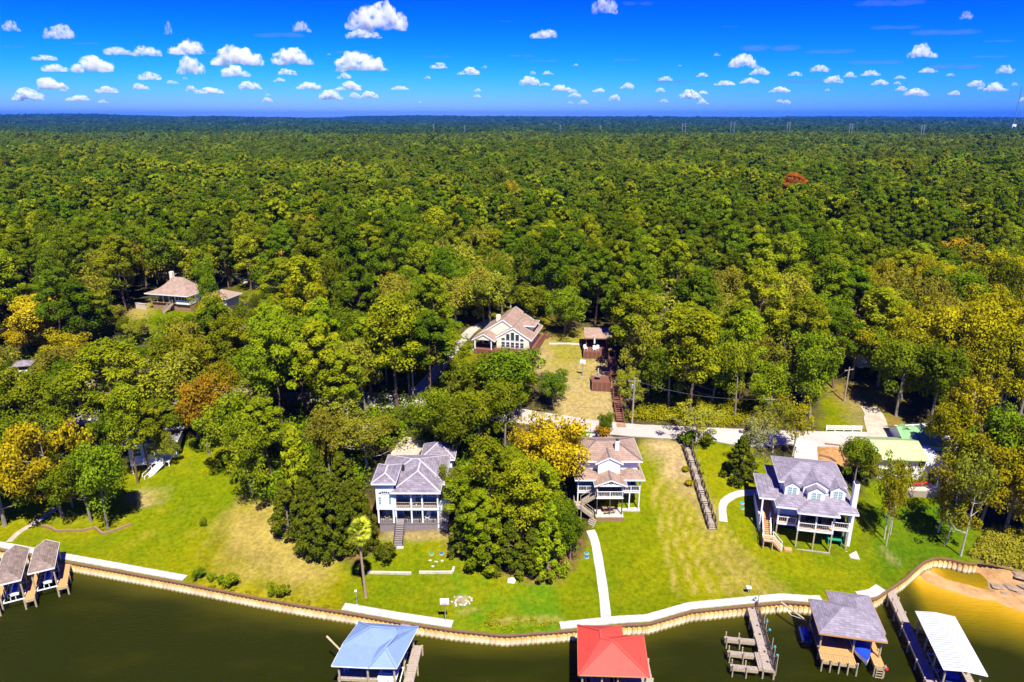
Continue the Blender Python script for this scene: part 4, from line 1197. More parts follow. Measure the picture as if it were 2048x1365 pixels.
stb = "slatted chair on the blue house's lower porch"
chair(-17.9, 85.6, bz+f1, .1, "pale slatted chair on the blue house's lower deck under the bay", 'wood_grey')
chair(-14.7, 85.7, bz+f1, .5, "dark slatted chair on the lower porch beside the front steps", 'wood_dark')
chair(-12.1, 85.6, bz+f1, -.2, "pale slatted chair at the end of the blue house's lower porch", 'white')
chair(-14.0, 85.6, bz+f2+.03, .2, "white chair on the blue house's upper porch", 'white')

# ================================================================== white stilt house with gable porch
bz = tz(14, 88.5) - .1
H2 = thing("house", "white stilt house with tan roofs, sunburst gable porch, chimney and timber decks", "house", (9.65, 88.5, bz)); H2.scale = (.9, 1, 1); h = H2
fl, le, ue = 7.9-bz, 10.15-bz, 12.2-bz
box(h, "basement_wall", M['wood_brown'], .1, 10.0, 2.9, 8.8, -.6, fl-.2)
box(h, "wall", M['white_siding'], .15, 9.95, 2.0, 8.9, fl-.2, ue)
box(h, "porch_wall", M['porch_blue'], .2, 9.9, 1.95, 2.0, fl, le+.35)
box(h, "deck", M['white'], -.05, 10.2, 0, 1.94, fl-.22, fl-.02); decking(h, 0, 10.15, .02, 1.93, fl+.03, 'wood_grey', 'y')
box(h, "deck", M['white'], 2.85, 7.2, -1.6, -.01, fl-.24, fl-.02); decking(h, 2.9, 7.15, -1.58, -.02, fl+.03, 'wood_grey', 'y')
for (x_, y_) in ((0.05,.1),(3.0,-1.4),(5.1,-1.4),(7.05,-1.4),(8.5,.1),(10.1,.1),(3.0,1.2),(7.0,1.2)):
    post(h, x_, y_, -1.2, fl-.22, .17, 'wood_dark' if y_ != .1 else 'white')
for (x_, y_) in ((.05,.1),(2.95,-1.5),(7.1,-1.5),(10.1,.1)): post(h, x_, y_, fl, le-.05, .17, name="column")
railing(h, [(.1,.08,fl),(2.8,.08,fl)], .9, 'white', .25); railing(h, [(7.25,.08,fl),(10.1,.08,fl)], .9, 'white', .25)
railing(h, [(2.9,.0,fl),(2.9,-1.55,fl),(7.15,-1.55,fl),(7.15,.0,fl)], .9, 'white', .25)
for (x_, w_) in ((1.0,.9),(2.0,.9),(4.0,.8),(4.9,.8),(5.8,.8),(6.5,.6),(7.8,1.3)): window(h, x_, 1.94, fl+.25, w_, 1.65, 1, 2, glass='glass_teal' if x_ in (7.8,1.0,2.0) else 'glass')
window(h, 9.3, 1.94, fl+.05, .8, 1.9, 1, 1, glass='boat_navy' if False else 'glass', name="door")
roof(h, hip(-.55, 3.6, -.5, 4.7, le, .34), M['shingle_tan'], .18, fascia=M['white'])
roof(h, hip(6.6, 10.75, -.5, 4.7, le, .34), M['shingle_tan'], .18, fascia=M['white'])
roof(h, gable(2.4, 7.65, -2.0, 3.4, le-.18, .36), M['shingle_tan'], .16, fascia=M['white'], ridge=M['ridge_dark'])
mb = MB(); mid = 5.02; gz0 = le-.2
for k in range(7):                                                    # sunburst truss
    a_ = math.pi*(k+.5)/7; mb.bar((mid, -1.86, gz0+.02), (mid+1.5*math.cos(a_), -1.86, gz0+.02+.52*math.sin(a_)), .07)
mb.bar((2.6,-1.86,gz0), (7.45,-1.86,gz0), .16, .2)
mb.build("gable_truss", M['white'], h)
MB().xprism([(3.3,le+.2),(6.9,le+.2),(6.9,ue-.05),(5.1,ue+.85),(3.3,ue-.05)], .95, 2.0).build("gable_wall", M['white_siding'], h)
roof(h, gable(2.85, 7.35, .82, 5.8, ue-.18, .46), M['shingle_tan'], .17, fascia=M['white'], ridge=M['ridge_dark'])
roof(h, hip(-.5, 10.6, 1.35, 9.3, ue, .37), M['shingle_tan'], .2, fascia=M['white'], ridge=M['ridge_dark'])
ch = box(h, "chimney", M['white_siding'], 6.35, 7.0, 3.3, 3.95, ue+.3, ue+2.25); box(ch, "chimney_cap", M['black'], 6.4, 6.95, 3.35, 3.9, ue+2.25, ue+2.4)
box(h, "patio", M['concrete'], 2.8, 7.3, -2.1, 2.8, -1.0, .18); box(h, "patio_edge", M['wood_brown'], 2.75, 7.35, -2.25, -2.1, -1.2, .12)
box(h, "patio", M['concrete'], 7.31, 10.3, -.35, 2.8, -1.0, .14)
stairs(h, (2.7, -.75, fl), (.5, -.75, 1.65), 1.0, 'wood_grey', 'wood_grey')
box(h, "landing", M['wood_grey'], -.7, .5, -2.2, -.2, 1.5, 1.65)
stairs(h, (.45, -1.75, 1.65), (2.4, -1.75, .15), 1.0, 'wood_grey', 'wood_grey')
for (x_, y_) in ((-.6,-2.1),(.4,-2.1),(-.6,-.3)): post(h, x_, y_, -1.2, 1.5, .14, 'wood_grey')
railing(h, [(-.65,-.3,1.65),(-.65,-2.15,1.65),(.3,-2.15,1.65)], .9, 'wood_grey', None)
stairs(h, (2.4, -2.3, .1), (1.7, -3.2, -.8), 1.1, 'wood_grey')
def picnic(X, Y, Z, rz, label, material):
    t = thing("picnic_table", label, "table", (X,Y,Z), rz); m_ = M[material]
    mb = MB(); [mb.box(-.9, .9, -.38+.155*k, -.24+.155*k, .72, .76) for k in range(5)]; mb.build("tabletop", m_, t)
    for s in (-1, 1):
        box(t, "bench", m_, -.9, .9, s*.75-.13, s*.75+.13, .42, .46)
        MB().bar((.65*s,-.8,.0), (.65*s,.25,.72), .08).bar((.65*s,.8,.0), (.65*s,-.25,.72), .08).bar((.65*s,-.8,.4), (.65*s,.8,.4), .06).build("trestle", m_, t)
    return t
picnic(9.65+4.5, 88.5-.6, bz+.18, .2, "brown picnic table on the patio under the stilt house's porch", 'wood_brown')
for k, (x_, y_) in enumerate(((3.9,-.9),(5.0,-1.0),(6.2,-.9))): chair(9.65+x_*.9, 88.5+y_, bz+fl+.04, [0.3,0,-.3][k], "dark chair on the sunburst porch's deck", 'wood_dark', "chairs on the sunburst porch")

# ================================================================== dormered white house
bz = 2.75; RZ3 = R(-12)
H3 = thing("house", "large white house on timber posts with three dormers, violet-grey roof and long deck", "house", (37.45, 83.9, bz), RZ3); H3.scale = (.85, 1, 1); h = H3
fl, le, ue = 5.7-bz, 8.7-bz, 10.8-bz
box(h, "wall", M['white_siding'], .05, 11.2, 2.4, 10.6, -.5, le+.1)
box(h, "basement_wall", M['dark'], .3, 11.0, 2.3, 2.4, -.6, fl-.25)  # near-black sheet across the space under the deck
for (a, b, c, d_) in ((0,11.3,0,2.39),(3.0,8.5,-1.1,-.01)):
    box(h, "deck", M['white'], a, b, c, d_, fl-.26, fl-.03); decking(h, a+.06, b-.06, c+.05, d_-.01, fl+.03, 'wood_tan', 'x', .2)
for (x_, y_) in ((.1,.15),(3.12,-.95),(5.75,-.95),(8.38,-.95),(11.15,.15)):
    post(h, x_, y_, -1.5, fl-.26, .2, 'wood_pile', "deck_post"); post(h, x_, y_, fl, le-.05, .22, name="column")
for seg in ([(.2,.1,fl),(2.95,.1,fl)], [(3.15,-1.0,fl),(5.7,-1.0,fl)], [(5.8,-1.0,fl),(8.35,-1.0,fl)], [(8.5,.1,fl),(11.1,.1,fl)]): railing(h, seg, .95, 'white', .3, .02, rail=.06)
for x_ in (.65,1.45,2.3): window(h, x_, 2.39, fl+.9, .55, 1.0, 1, 2)
for x_ in (3.9,4.5,6.6,7.25): window(h, x_, 2.39, fl+.06, .55, 2.1, 1, 1, name="door")
window(h, 5.5, 2.39, fl+.7, .8, 1.3, 1, 2)
for x_ in (8.8,9.7,10.6): window(h, x_, 2.39, fl+.8, .6, 1.15, 1, 2)
roof(h, hip(-.6, 12.0, -.75, 11.6, le, .33), M['shingle_dark'], .2, fascia=M['white'])
roof(h, hip(2.55, 8.95, -1.75, 7.5, le-.06, .31), M['shingle_dark'], .18, fascia=M['white'])
roof(h, hip(-3.0, 2.2, 1.0, 8.2, le+.12, .2), M['shingle_dark'], .18, fascia=M['white'])
box(h, "upper_wall", M['white_siding'], .7, 10.3, 3.3, 10.1, le+.3, ue)
roof(h, hip(.1, 10.9, 2.7, 10.6, ue, .36), M['shingle_dark'], .18, fascia=M['white'])
for (cx_, w_, y_, zt) in ((2.15,2.3,1.75,0),(5.75,2.6,1.0,-.15),(9.25,2.3,1.75,0)):
    d_ = MB().xprism([(cx_-w_/2,le+.15),(cx_+w_/2,le+.15),(cx_+w_/2,ue-.1+zt),(cx_,ue+.5+zt),(cx_-w_/2,ue-.1+zt)], y_, 4.6).build("dormer", M['white_siding'], h)
    for s in (-1, 1): window(d_, cx_+s*.36, y_-.01, ue-1.35+zt, .58, 1.1, 2, 3, glass='glass_teal')
    roof(d_, gable(cx_-w_/2-.22, cx_+w_/2+.22, y_-.08, 6.0, ue-.16+zt, .55), M['shingle_dark'], .15, "dormer_roof", fascia=None)
MB().xprism([(3.9,le+.2),(7.9,le+.2),(7.9,ue+.0),(5.9,ue+1.0),(3.9,ue)], 2.0, 5.0).build("gable_wall", M['white_siding'], h)
roof(h, gable(3.5, 8.3, 1.9, 7.4, ue-.12, .5), M['shingle_dark'], .15, "gable_roof")
ch = box(h, "chimney", M['white_siding'], 11.25, 12.0, .9, 1.9, -.6, 12.35-bz); box(ch, "chimney_cap", M['black'], 11.4, 11.85, 1.05, 1.75, 12.35-bz, 12.55-bz)
# side porch and stairs
box(h, "side_porch", M['wood_tan'], -2.5, -.01, 1.2, 7.4, fl-.2, fl); post(h, -2.4, 1.1, -.8, le-.0, .24, name="column"); post(h, -.15, 1.1, -.8, fl-.2, .2, 'wood_pile')
box(h, "side_wall", M['blue_siding'], -2.3, .02, 7.2, 7.4, -.4, le+.1); window(h, -1.1, 7.19, fl+.6, .7, 1.4, 1, 2)
box(h, "side_screen", M['white_siding'], -2.62, -2.5, 1.3, 7.4, -.5, fl+.1)
stairs(h, (-1.55, 1.15, fl), (-1.55, -1.2, 1.35), 1.2, 'wood_tan', 'white', tread='wood_tan')
box(h, "landing", M['wood_tan'], -2.3, -.7, -2.5, -1.2, 1.2, 1.35)
railing(h, [(-2.25,-1.25,1.35),(-2.25,-2.45,1.35),(-.75,-2.45,1.35)], .85, 'white', None)
stairs(h, (-.7, -1.85, 1.35), (.75, -2.1, .05), 1.0, 'wood_tan', 'white', tread='wood_tan')
for (x_, y_) in ((-2.2,-2.4),(-.8,-2.4),(-2.2,-1.3)): post(h, x_, y_, -1.4, 1.2, .15, 'wood_pile')
box(h, "stepping_block", M['wood_tan'], 1.2, 2.4, -2.3, -1.5, -1.2, .12)
box(h, "retaining_timber", M['wood_grey'], 3.0, 8.4, -1.45, -1.25, -1.4, -.1); box(h, "retaining_timber", M['wood_grey'], 8.6, 11.4, -.35, -.15, -1.4, -.25)
box(h, "side_walk", M['stone'], 11.5, 12.9, -1.6, 4.0, -1.6, -.35)
def on3(x_, y_, z_): 
    c, s = math.cos(RZ3), math.sin(RZ3); x_ *= .85; return 37.45+x_*c-y_*s, 83.9+x_*s+y_*c, bz+z_
for (x_, y_, lb, m_) in ((6.0,1.3,"black sofa-like bench on the dormered house's deck between the doors",'black'),(9.7,1.4,"black bench on the dormered house's deck beside the chimney",'black')):
    p = on3(x_, y_, fl+.03); t = thing("deck_bench", lb, "bench", p, RZ3)
    box(t, "seat", M[m_], -.9, .9, -.35, .3, .25, .45); box(t, "backrest", M[m_], -.9, .9, .3, .45, .3, .95)
    for s in (-1,1): box(t, "armrest", M[m_], s*.9-.08, s*.9+.08, -.35, .45, 0, .65)
for (x_, y_, lb) in ((7.3,-.2,"low grey patio table on the dormered house's deck, facing the lake"),): 
    p = on3(x_, y_, fl+.03); t = thing("patio_table", lb, "table", p, RZ3)
    MB().lathe([(.55,.42),(.55,.46)], n=14).build("tabletop", M['steel'], t); [box(t, "leg", M['steel'], sx_*.3-.03, sx_*.3+.03, sy_*.3-.03, sy_*.3+.03, 0, .42) for sx_ in (-1,1) for sy_ in (-1,1)]
t = thing("storage_frame", "dark green frame standing under the deck beside the chimney", "frame", on3(9.5,.9,-.7), RZ3)
for (a, b, c, d_) in ((-.9,-.8,-.5,.5),(.8,.9,-.5,.5)): box(t, "side", M['green_lid'], a, b, c, d_, 0, 1.6)
box(t, "top", M['green_lid'], -.8, .8, -.5, .5, 1.5, 1.6); box(t, "base", M['dark'], -.8, .8, -.5, .5, 0, .2)

# ================================================================== cream hillside house
bz = tz(-1, 136) - .2; RZ4 = R(-14.6)
H4 = thing("house", "cream hillside house with tall arched gable windows, tan roof and red-brown deck", "house", (-6.4, 137.4, bz), RZ4); h = H4
fl, ev = .9, 3.3
box(h, "wall", M['cream_siding'], 0, 9.2, 0, 10.5, -.6, ev)
MB().xprism([(0,ev-.02),(9.2,ev-.02),(4.6,ev+3.05)], .02, 10.4).build("gable_wall", M['cream_siding'], h)
box(h, "front_wall", M['cream_siding'], 3.7, 10.6, -1.6, 8.6, -.6, ev-.1)
MB().xprism([(3.7,ev-.12),(10.6,ev-.12),(7.15,ev+2.1)], -1.6, 3).build("front_gable", M['cream_siding'], h)
roof(h, gable(-.5, 9.75, -.1, 11, ev-.15, .66), M['shingle_tan'], .22, fascia=M['white'])
roof(h, gable(3.2, 11.2, -1.72, 9.2, ev-.3, .62), M['shingle_tan'], .22, "front_roof", fascia=M['white'])
for k in range(5): window(h, 5.15+k*1.0, -1.61, fl+.2, .72, 1.15, 1, 2)
for k, hh_ in ((1,1.35),(2,1.75),(3,1.35)): window(h, 5.15+k*1.0, -1.61, fl+1.75, .72, hh_, 1, 1, name="arched_window")
for k in (0,4): window(h, 5.15+k*1.0, -1.61, fl+1.7, .7, .5, 1, 1)
dm = box(h, "dormer", M['cream_siding'], 8.6, 10.35, 3.0, 7.0, ev-.2, ev+1.5); roof(dm, hip(4.6, 10.9, 2.5, 7.5, ev+1.5, .16), M['shingle_tan'], .18, "dormer_roof", fascia=M['white'])
window(dm, 10.36, 4.3, ev+.45, .55, .8, 1, 1, side=1); window(dm, 10.36, 5.7, ev+.45, .55, .8, 1, 1, side=1)
for y_ in (1,3.5,6): window(h, 10.61, y_, fl+.6, .8, 1.2, 1, 2, side=1)
ch = box(h, "chimney", M['cream_siding'], 2.3, 3.1, 3.3, 4.1, ev+1, ev+3.1)
box(h, "porch_floor", M['wood_red'], -.6, 3.65, -3.6, -.01, fl-.3, fl)
for (x_, y_) in ((-.4,-3.4),(3.1,-3.4)): post(h, x_, y_, fl, ev-.35, .22, name="column")
MB().xprism([(-.6,ev-.42),(3.5,ev-.42),(1.45,ev+.78)], -3.5, -3.3).build("porch_gable", M['cream_siding'], h)
roof(h, gable(-1.0, 3.9, -3.62, 1.5, ev-.45, .56), M['shingle_tan'], .18, "porch_roof", fascia=M['white'])
window(h, 1.0, -.01, fl+.1, .9, 1.9, 1, 2, name="door"); window(h, 2.5, -.01, fl+.5, .8, 1.3, 1, 2)
box(h, "deck", M['wood_red'], 3.66, 11.9, -3.6, -1.61, fl-.3, fl-.02); box(h, "deck_skirt", M['wood_red'], -.6, 11.9, -3.72, -3.61, -2.0, fl-.05)
railing(h, [(3.7,-3.55,fl),(11.8,-3.55,fl)], .95, 'wood_red', .3)
box(h, "side_walk", M['wood_red'], 10.7, 12.0, -1.6, 9.5, fl-.35, fl-.06); box(h, "side_skirt", M['wood_red'], 12.0, 12.1, -3.7, 9.5, -2.6, fl-.05)
railing(h, [(11.95,-4.0,fl),(11.95,9.4,fl)], .95, 'wood_red', .3)
stairs(h, (12.0, 8.8, fl), (14.2, 8.2, -.4), 1.1, 'wood_red', 'wood_red'); stairs(h, (-.6, -2.6, fl), (-2.6, -3.2, -1.0), 1.2, 'stone')
post(h, 2.9, 11.2, 0, 4.4, .3, 'wood_dark', "porch_post")

# pavilion, lower deck and red-brown stairs
X0, Y0 = 14.6, 131.9; gz_ = tz(X0+2.5, Y0)
pv = thing("pavilion", "open pavilion with tan roof on a red-brown lattice-skirted deck above the dry yard", "pavilion", (X0, Y0, gz_), R(-2)); h = pv
dz_ = 14.75-gz_
box(h, "deck", M['wood_red'], 0, 5.2, 0, 7.2, dz_-.2, dz_); box(h, "deck_skirt", M['wood_red'], .02, 5.18, -.06, .04, -1, dz_-.12)
for k in range(7): post(h, .05+k*.85, -.1, -1, dz_-.1, .12, 'wood_brown', "skirt_post")
for (x_, y_) in ((.7,2.6),(4.9,2.6),(.7,7.0),(4.9,7.0)): post(h, x_, y_, dz_, dz_+2.35, .2, 'wood_brown')
roof(h, gable(.3, 5.9, 2.0, 8.6, dz_+2.3, .38, 'x'), M['shingle_tan'], .18, fascia=M['wood_brown'])
box(h, "back_wall", M['dark'], .8, 5.0, 6.9, 7.05, dz_, dz_+2.3)  # near-black sheet paints the shade inside the open pavilion
for k, (x_, y_) in enumerate(((.5,1.2),(2.3,.7),(2.9,1.0))): chair(X0+x_, Y0+y_, gz_+dz_, [.3,0,-.4][k], "white garden chair on the pavilion's sunny deck", 'white', "white chairs at the pavilion")
t = thing("parasol", "closed pale parasol standing on the pavilion's deck", "parasol", (X0+2.4, Y0+1.9, gz_+dz_)); MB().tube([(0,0,0),(0,0,2.3)], .03, 6).build("pole", M['wood_grey'], t); MB().lathe([(.04,2.35),(.16,1.9),(.2,1.2),(.1,1.05)], n=8).build("canopy", M['boat_white'], t); MB().lathe([(.25,0),(.25,.08)], n=8).build("base", M['concrete'], t)
X1, Y1 = 15.2, 120.9; g1 = tz(X1+2, Y1); d1 = 12.35-g1
ld = thing("garden_deck", "lower red-brown deck with lattice skirt and railings halfway up the hillside stairs", "deck", (X1, Y1, g1), R(-2)); h = ld
box(h, "deck", M['wood_red'], 0, 3.7, 0, 3.4, d1-.2, d1); box(h, "deck_skirt", M['wood_red'], .02, 3.68, -.06, .04, -1, d1-.1)
for k in range(5): post(h, .05+k*.9, -.1, -1, d1-.1, .12, 'wood_brown', "skirt_post")
railing(h, [(.05,3.3,d1),(3.6,3.3,d1),(3.65,.05,d1)], .95, 'wood_red', .25)
t = thing("patio_table", "round dark wire table on the lower hillside deck", "table", (X1+1.3, Y1+1.7, g1+d1)); MB().lathe([(.6,.7),(.6,.74)], n=14).build("tabletop", M['steel'], t); MB().tube([(0,0,0),(0,0,.7)], .05, 6).build("pedestal", M['steel'], t)
t = thing("parasol", "closed parasol rising through the wire table on the lower deck", "parasol", (X1+1.3, Y1+1.7, g1+d1+.74)); MB().tube([(0,0,-.2),(0,0,1.5)], .03, 6).build("pole", M['wood_grey'], t); MB().lathe([(.03,1.55),(.13,1.2),(.15,.5),(.08,.4)], n=8).build("canopy", M['stone'], t)
hs = thing("hillside_stairs", "dark red-brown timber stairs climbing from the road to the decks", "stairs", (19.2, 110.6, tz(19.2,110.6)))
def hsl(X, Y, Z): return (X-19.2, Y-110.6, Z-tz(19.2,110.6))
top = (19.9, 121.6); 
for (a, b) in (((19.8,121.4),(19.55,118.0)),((19.5,117.2),(19.35,114.2)),((19.3,113.4),(19.2,111.0))):
    stairs(hs, hsl(a[0],a[1],tz(*a)+.75), hsl(b[0],b[1],tz(*b)+.3), 1.25, 'wood_red', 'wood_red')
stairs(hs, hsl(20.2,130.8,tz(20,131)+1.1), hsl(19.9,124.8,12.4), 1.25, 'wood_red', 'wood_red')
box(hs, "foot_pad", M['brick'], -.8, .8, -1.6, -.2, -.5, .12)

# ================================================================== bell-roofed house on the left
bz = tz(-84, 163) - .2; RZ5 = R(-15)
H5 = thing("house", "house with bell-shaped faded brown roof, brick base and long veranda", "house", (-90.2, 165.6, bz), RZ5); H5.scale = (.9, .9, 1); h = H5
fl, ev = 2.3, 4.55
box(h, "base", M['brick'], 0, 12.4, .3, 9, -1.2, fl-.15)
box(h, "veranda_floor", M['wood_brown'], -.1, 8.2, -.1, 2.6, fl-.2, fl); box(h, "wall", M['blue_siding'], .3, 12.3, 2.6, 9, fl, ev)
box(h, "sun_room", M['white_siding'], 8.3, 12.5, -.2, 2.6, fl-.2, fl+.8)
for k in range(5): post(h, .15+k*1.95, .05, fl, ev, .26, 'cream_siding' if False else 'white', "column")
railing(h, [(.2,.05,fl),(6.4,.05,fl)], .9, 'wood_brown', .3)
for x_ in (2,3.6,5.2,6.8): window(h, x_, 2.59, fl+.6, .8, 1.2, 1, 2)
for x_ in (8.8,9.75,10.7,11.65): window(h, x_, -.2, fl+.85, .8, 1.25, 1, 1)
for x_ in (8.3,12.5): post(h, x_, -.1, fl+.8, ev, .2)
def bell(x0, x1, y0, y1, z, rings):
    polys = []; prev = (x0,x1,y0,y1,z)
    for (i, dz__) in rings:
        cur = (x0+i, x1-i, y0+i, y1-i, z+dz__); a, c = prev, cur
        A = [(a[0],a[2],a[4]),(a[1],a[2],a[4]),(a[1],a[3],a[4]),(a[0],a[3],a[4])]; B = [(c[0],c[2],c[4]),(c[1],c[2],c[4]),(c[1],c[3],c[4]),(c[0],c[3],c[4])]
        for k in range(4): polys.append([A[k], A[(k+1)%4], B[(k+1)%4], B[k]])
        prev = cur
    pts4 = [(prev[0],prev[2],prev[4]),(prev[1],prev[2],prev[4]),(prev[1],prev[3],prev[4]),(prev[0],prev[3],prev[4])]
    polys.append(pts4); return polys, []
roof(h, bell(-1.0, 13.0, -1.1, 10.2, ev, [(1.3,.32),(2.6,.85),(3.8,1.7),(4.8,2.7),(5.4,3.3)]), M['shingle_pink'], .2, fascia=M['white'])
ch = box(h, "chimney", M['cream_siding'], 2.6, 3.5, 5.2, 6.1, ev+1, ev+4.4)
stairs(h, (7.0, -.1, fl), (5.2, -2.2, .1), 1.1, 'wood_grey', 'wood_grey')
box(h, "paving", M['concrete'], -2.0, 12.6, -2.6, .2, -1.2, .05)
box(h, "garage_wall", M['white_siding'], 13.2, 19.5, 6, 12, -.8, 2.9); roof(h, hip(12.6, 20.2, 5.4, 12.6, 2.9, .42), M['shingle_pink'], .2, "garage_roof", fascia=M['white'])
bx0 = MB(); 
rw = thing("retaining_wall", "pale low stone retaining wall at the bell-roofed house's open end", "wall", (*G(283,618), tz(*G(283,618))), R(-20)); MB().box(-1.6,1.6,-.2,.2,-.3,1.3).build("coursed_stone", M['stone'], rw); MB().box(-1.7,1.7,-.26,.26,1.3,1.42).build("coping", M['concrete'], rw)
p = G(272,665)
rw = thing("retaining_wall", "brown block retaining wall on the slope below the bell-roofed house", "wall", (*p, tz(*p)), R(-12)); MB().box(-3.2,3.2,-.25,.25,-.6,1.5).build("blockwork", M['brick'], rw); MB().box(-3.3,3.3,-.3,.3,1.5,1.6).build("coping", M['stone'], rw)

# ================================================================== green-roofed house
p = (58.4, 97.2); bz = tz(*p)-.3; RZ6 = R(-4)
H6 = thing("house", "white house with light green metal roofs half hidden by trees at the lane end", "house", (*p, bz), RZ6); h = H6
box(h, "wall", M['white_siding'], 0, 9.6, 0, 5.6, -.8, 4.0); box(h, "rear_wall", M['white_siding'], 6.4, 12.4, 5.6, 11.4, -.8, 4.0)
roof(h, gable(-.5, 7.2, -.7, 7.6, 4.0, .34, 'x'), M['metal_green_pale'], .12, seams=.42)
roof(h, gable(5.9, 12.9, 4.6, 12.3, 3.95, .44, 'x'), M['metal_green'], .12, "rear_roof", seams=.42)
for x_ in (7.3, 10.4): roof(h, gable(x_-.8, x_+.8, 7.7, 9.4, 5.3, .7), M['metal_green'], .1, "roof_peak")
MB().yprism([(4.8,3.96),(12.1,3.96),(8.45,5.5)], 6.35, 6.5).build("gable_end", M['white_siding'], h)
window(h, 1.2, -.01, 1.0, 1.5, 1.0, 2, 1); window(h, 4.6, -.01, 1.0, 1.2, 1.0, 2, 1); window(h, 8.2, -.01, .1, .9, 2.0, 1, 1, name="door"); window(h, 6.4, -.01, 2.6, .9, .9, 1, 1)
box(h, "lean_to", M['white_siding'], 9.6, 12.5, 2.0, 5.4, -.8, 2.6); roof(h, gable(9.2, 13.0, 1.5, 5.9, 2.6, .2, 'x'), M['metal_green'], .1, "lean_to_roof")
p = G(1835,985); t = thing("terrace", "timber-edged terrace before the green-roofed house", "terrace", (*p, tz(*p)-.1), RZ6); box(t, "edging", M['wood_grey'], -2.2, 3.0, -.9, -.7, -.6, .8); box(t, "paving", M['stone'], -2.2, 3.0, -.7, 2.0, -.6, .7)
def kayak(X, Y, Z, rz, label, material, L_=3.2, W_=.42):
    t = thing("kayak", label, "kayak", (X,Y,Z), rz); n = 10; vs = []; fs = []
    for i in range(n+1):
        u = i/n*2-1; w = W_*(1-abs(u)**2.4)+.02; lift = .12*u*u
        for (a, b) in ((-1,.34),(-.75,.08),(0,0),(.75,.08),(1,.34),(0,.42)): vs.append((u*L_/2, a*w, b+lift))
    for i in range(n):
        for k in range(6): fs.append((i*6+k, i*6+(k+1)%6, i*6+6+(k+1)%6, i*6+6+k))
    fs += [tuple(range(6))[::-1], tuple(n*6+k for k in range(6))]
    MB().add(vs, fs).build("hull", M[material], t); MB().lathe([(.3,.40),(.3,.47)], n=10).build("cockpit", M['black'], t)
    return t
p = G(1838,978); kayak(p[0], p[1], tz(*p)+.75, .15, "red kayak lying on the terrace before the green-roofed house", 'red_paint')
p = G(1848,983); t = thing("water_tank", "small white tank beside the red kayak on the terrace", "tank", (p[0]+2.2, p[1], tz(*p)+.6)); MB().lathe([(.4,0),(.42,.9),(.3,1.1)], n=12).build("tank", M['white'], t); MB().lathe([(.12,1.1),(.12,1.2)], n=8).build("lid", M['steel'], t)

# ================================================================== pale blue house with lattice stair, gazebo, far cottages
p = (-63.0, 101.0); bz = tz(*p)-.2
H7 = thing("house", "pale blue house with a white lattice stair almost hidden behind pines", "house", (*p, bz), R(14)); h = H7
box(h, "wall", M['blue_siding'], 0, 7.2, 0, 6, 1.2, 4.6); box(h, "base", M['brick'], .1, 7.1, .1, 6, -.8, 1.2)
roof(h, hip(-.6, 7.8, -.7, 6.6, 4.6, .4), M['shingle_dark'], .18, fascia=M['white'])
for x_ in (1.3,3.2,5.2): window(h, x_, -.01, 2.2, 1.0, 1.3, 1, 2)
box(h, "deck", M['white'], .5, 6.4, -1.8, -.01, 1.35, 1.5); railing(h, [(.6,-1.75,1.5),(4.4,-1.75,1.5)], .9, 'white', .2)
stairs(h, (5.2, -1.8, 1.5), (2.6, -3.4, -.7), 1.0, 'white', 'white')
for x_ in (.7,3.2,6.2): post(h, x_, -1.7, -1, 1.35, .16)
p = G(52,748); t = thing("gazebo", "small white gazebo with grey roof among the yellow trees", "gazebo", (*p, tz(*p)+.4), .3)
box(t, "floor", M['wood_red'], -1.6, 1.6, -1.6, 1.6, -.8, 0)
for sx_ in (-1,1):
    for sy_ in (-1,1): post(t, 1.4*sx_, 1.4*sy_, 0, 1.9, .16)
box(t, "half_wall", M['white'], -1.45, 1.45, -1.45, 1.45, 0, .9); roof(t, hip(-1.9, 1.9, -1.9, 1.9, 1.9, .4), M['shingle_grey'], .12)
def cottage(px, py, w_, d_, label, rm, rz=0., wall='white_siding'):
    p = G(px, py); t = thing("house", label, "house", (*p, tz(*p)), rz)
    box(t, "wall", M[wall], -w_/2, w_/2, -d_/2, d_/2, -.5, 3.2); roof(t, gable(-w_/2-.5, w_/2+.5, -d_/2-.5, d_/2+.5, 3.2, .5, 'x'), M[rm], .2)
    window(t, -w_*.2, -d_/2, 1.2, 1.2, 1.1); window(t, w_*.2, -d_/2, 1.2, 1.2, 1.1)
cottage(1088, 472, 9, 7, "distant white cottage with pale roof glimpsed in the middle of the forest", 'metal_white', .4)
cottage(1592, 515, 8, 7, "pale cottage glimpsed among trees below the rust-red pine", 'shingle_tan', -.3, 'blue_siding')
cottage(1735, 722, 7, 5, "low shed with pale roof among the yellow-green trees up the gravel lane", 'metal_white', .2)
cottage(875, 448, 9, 7, "grey-roofed cottage glimpsed in the forest above the tall pines", 'shingle_grey', .2)
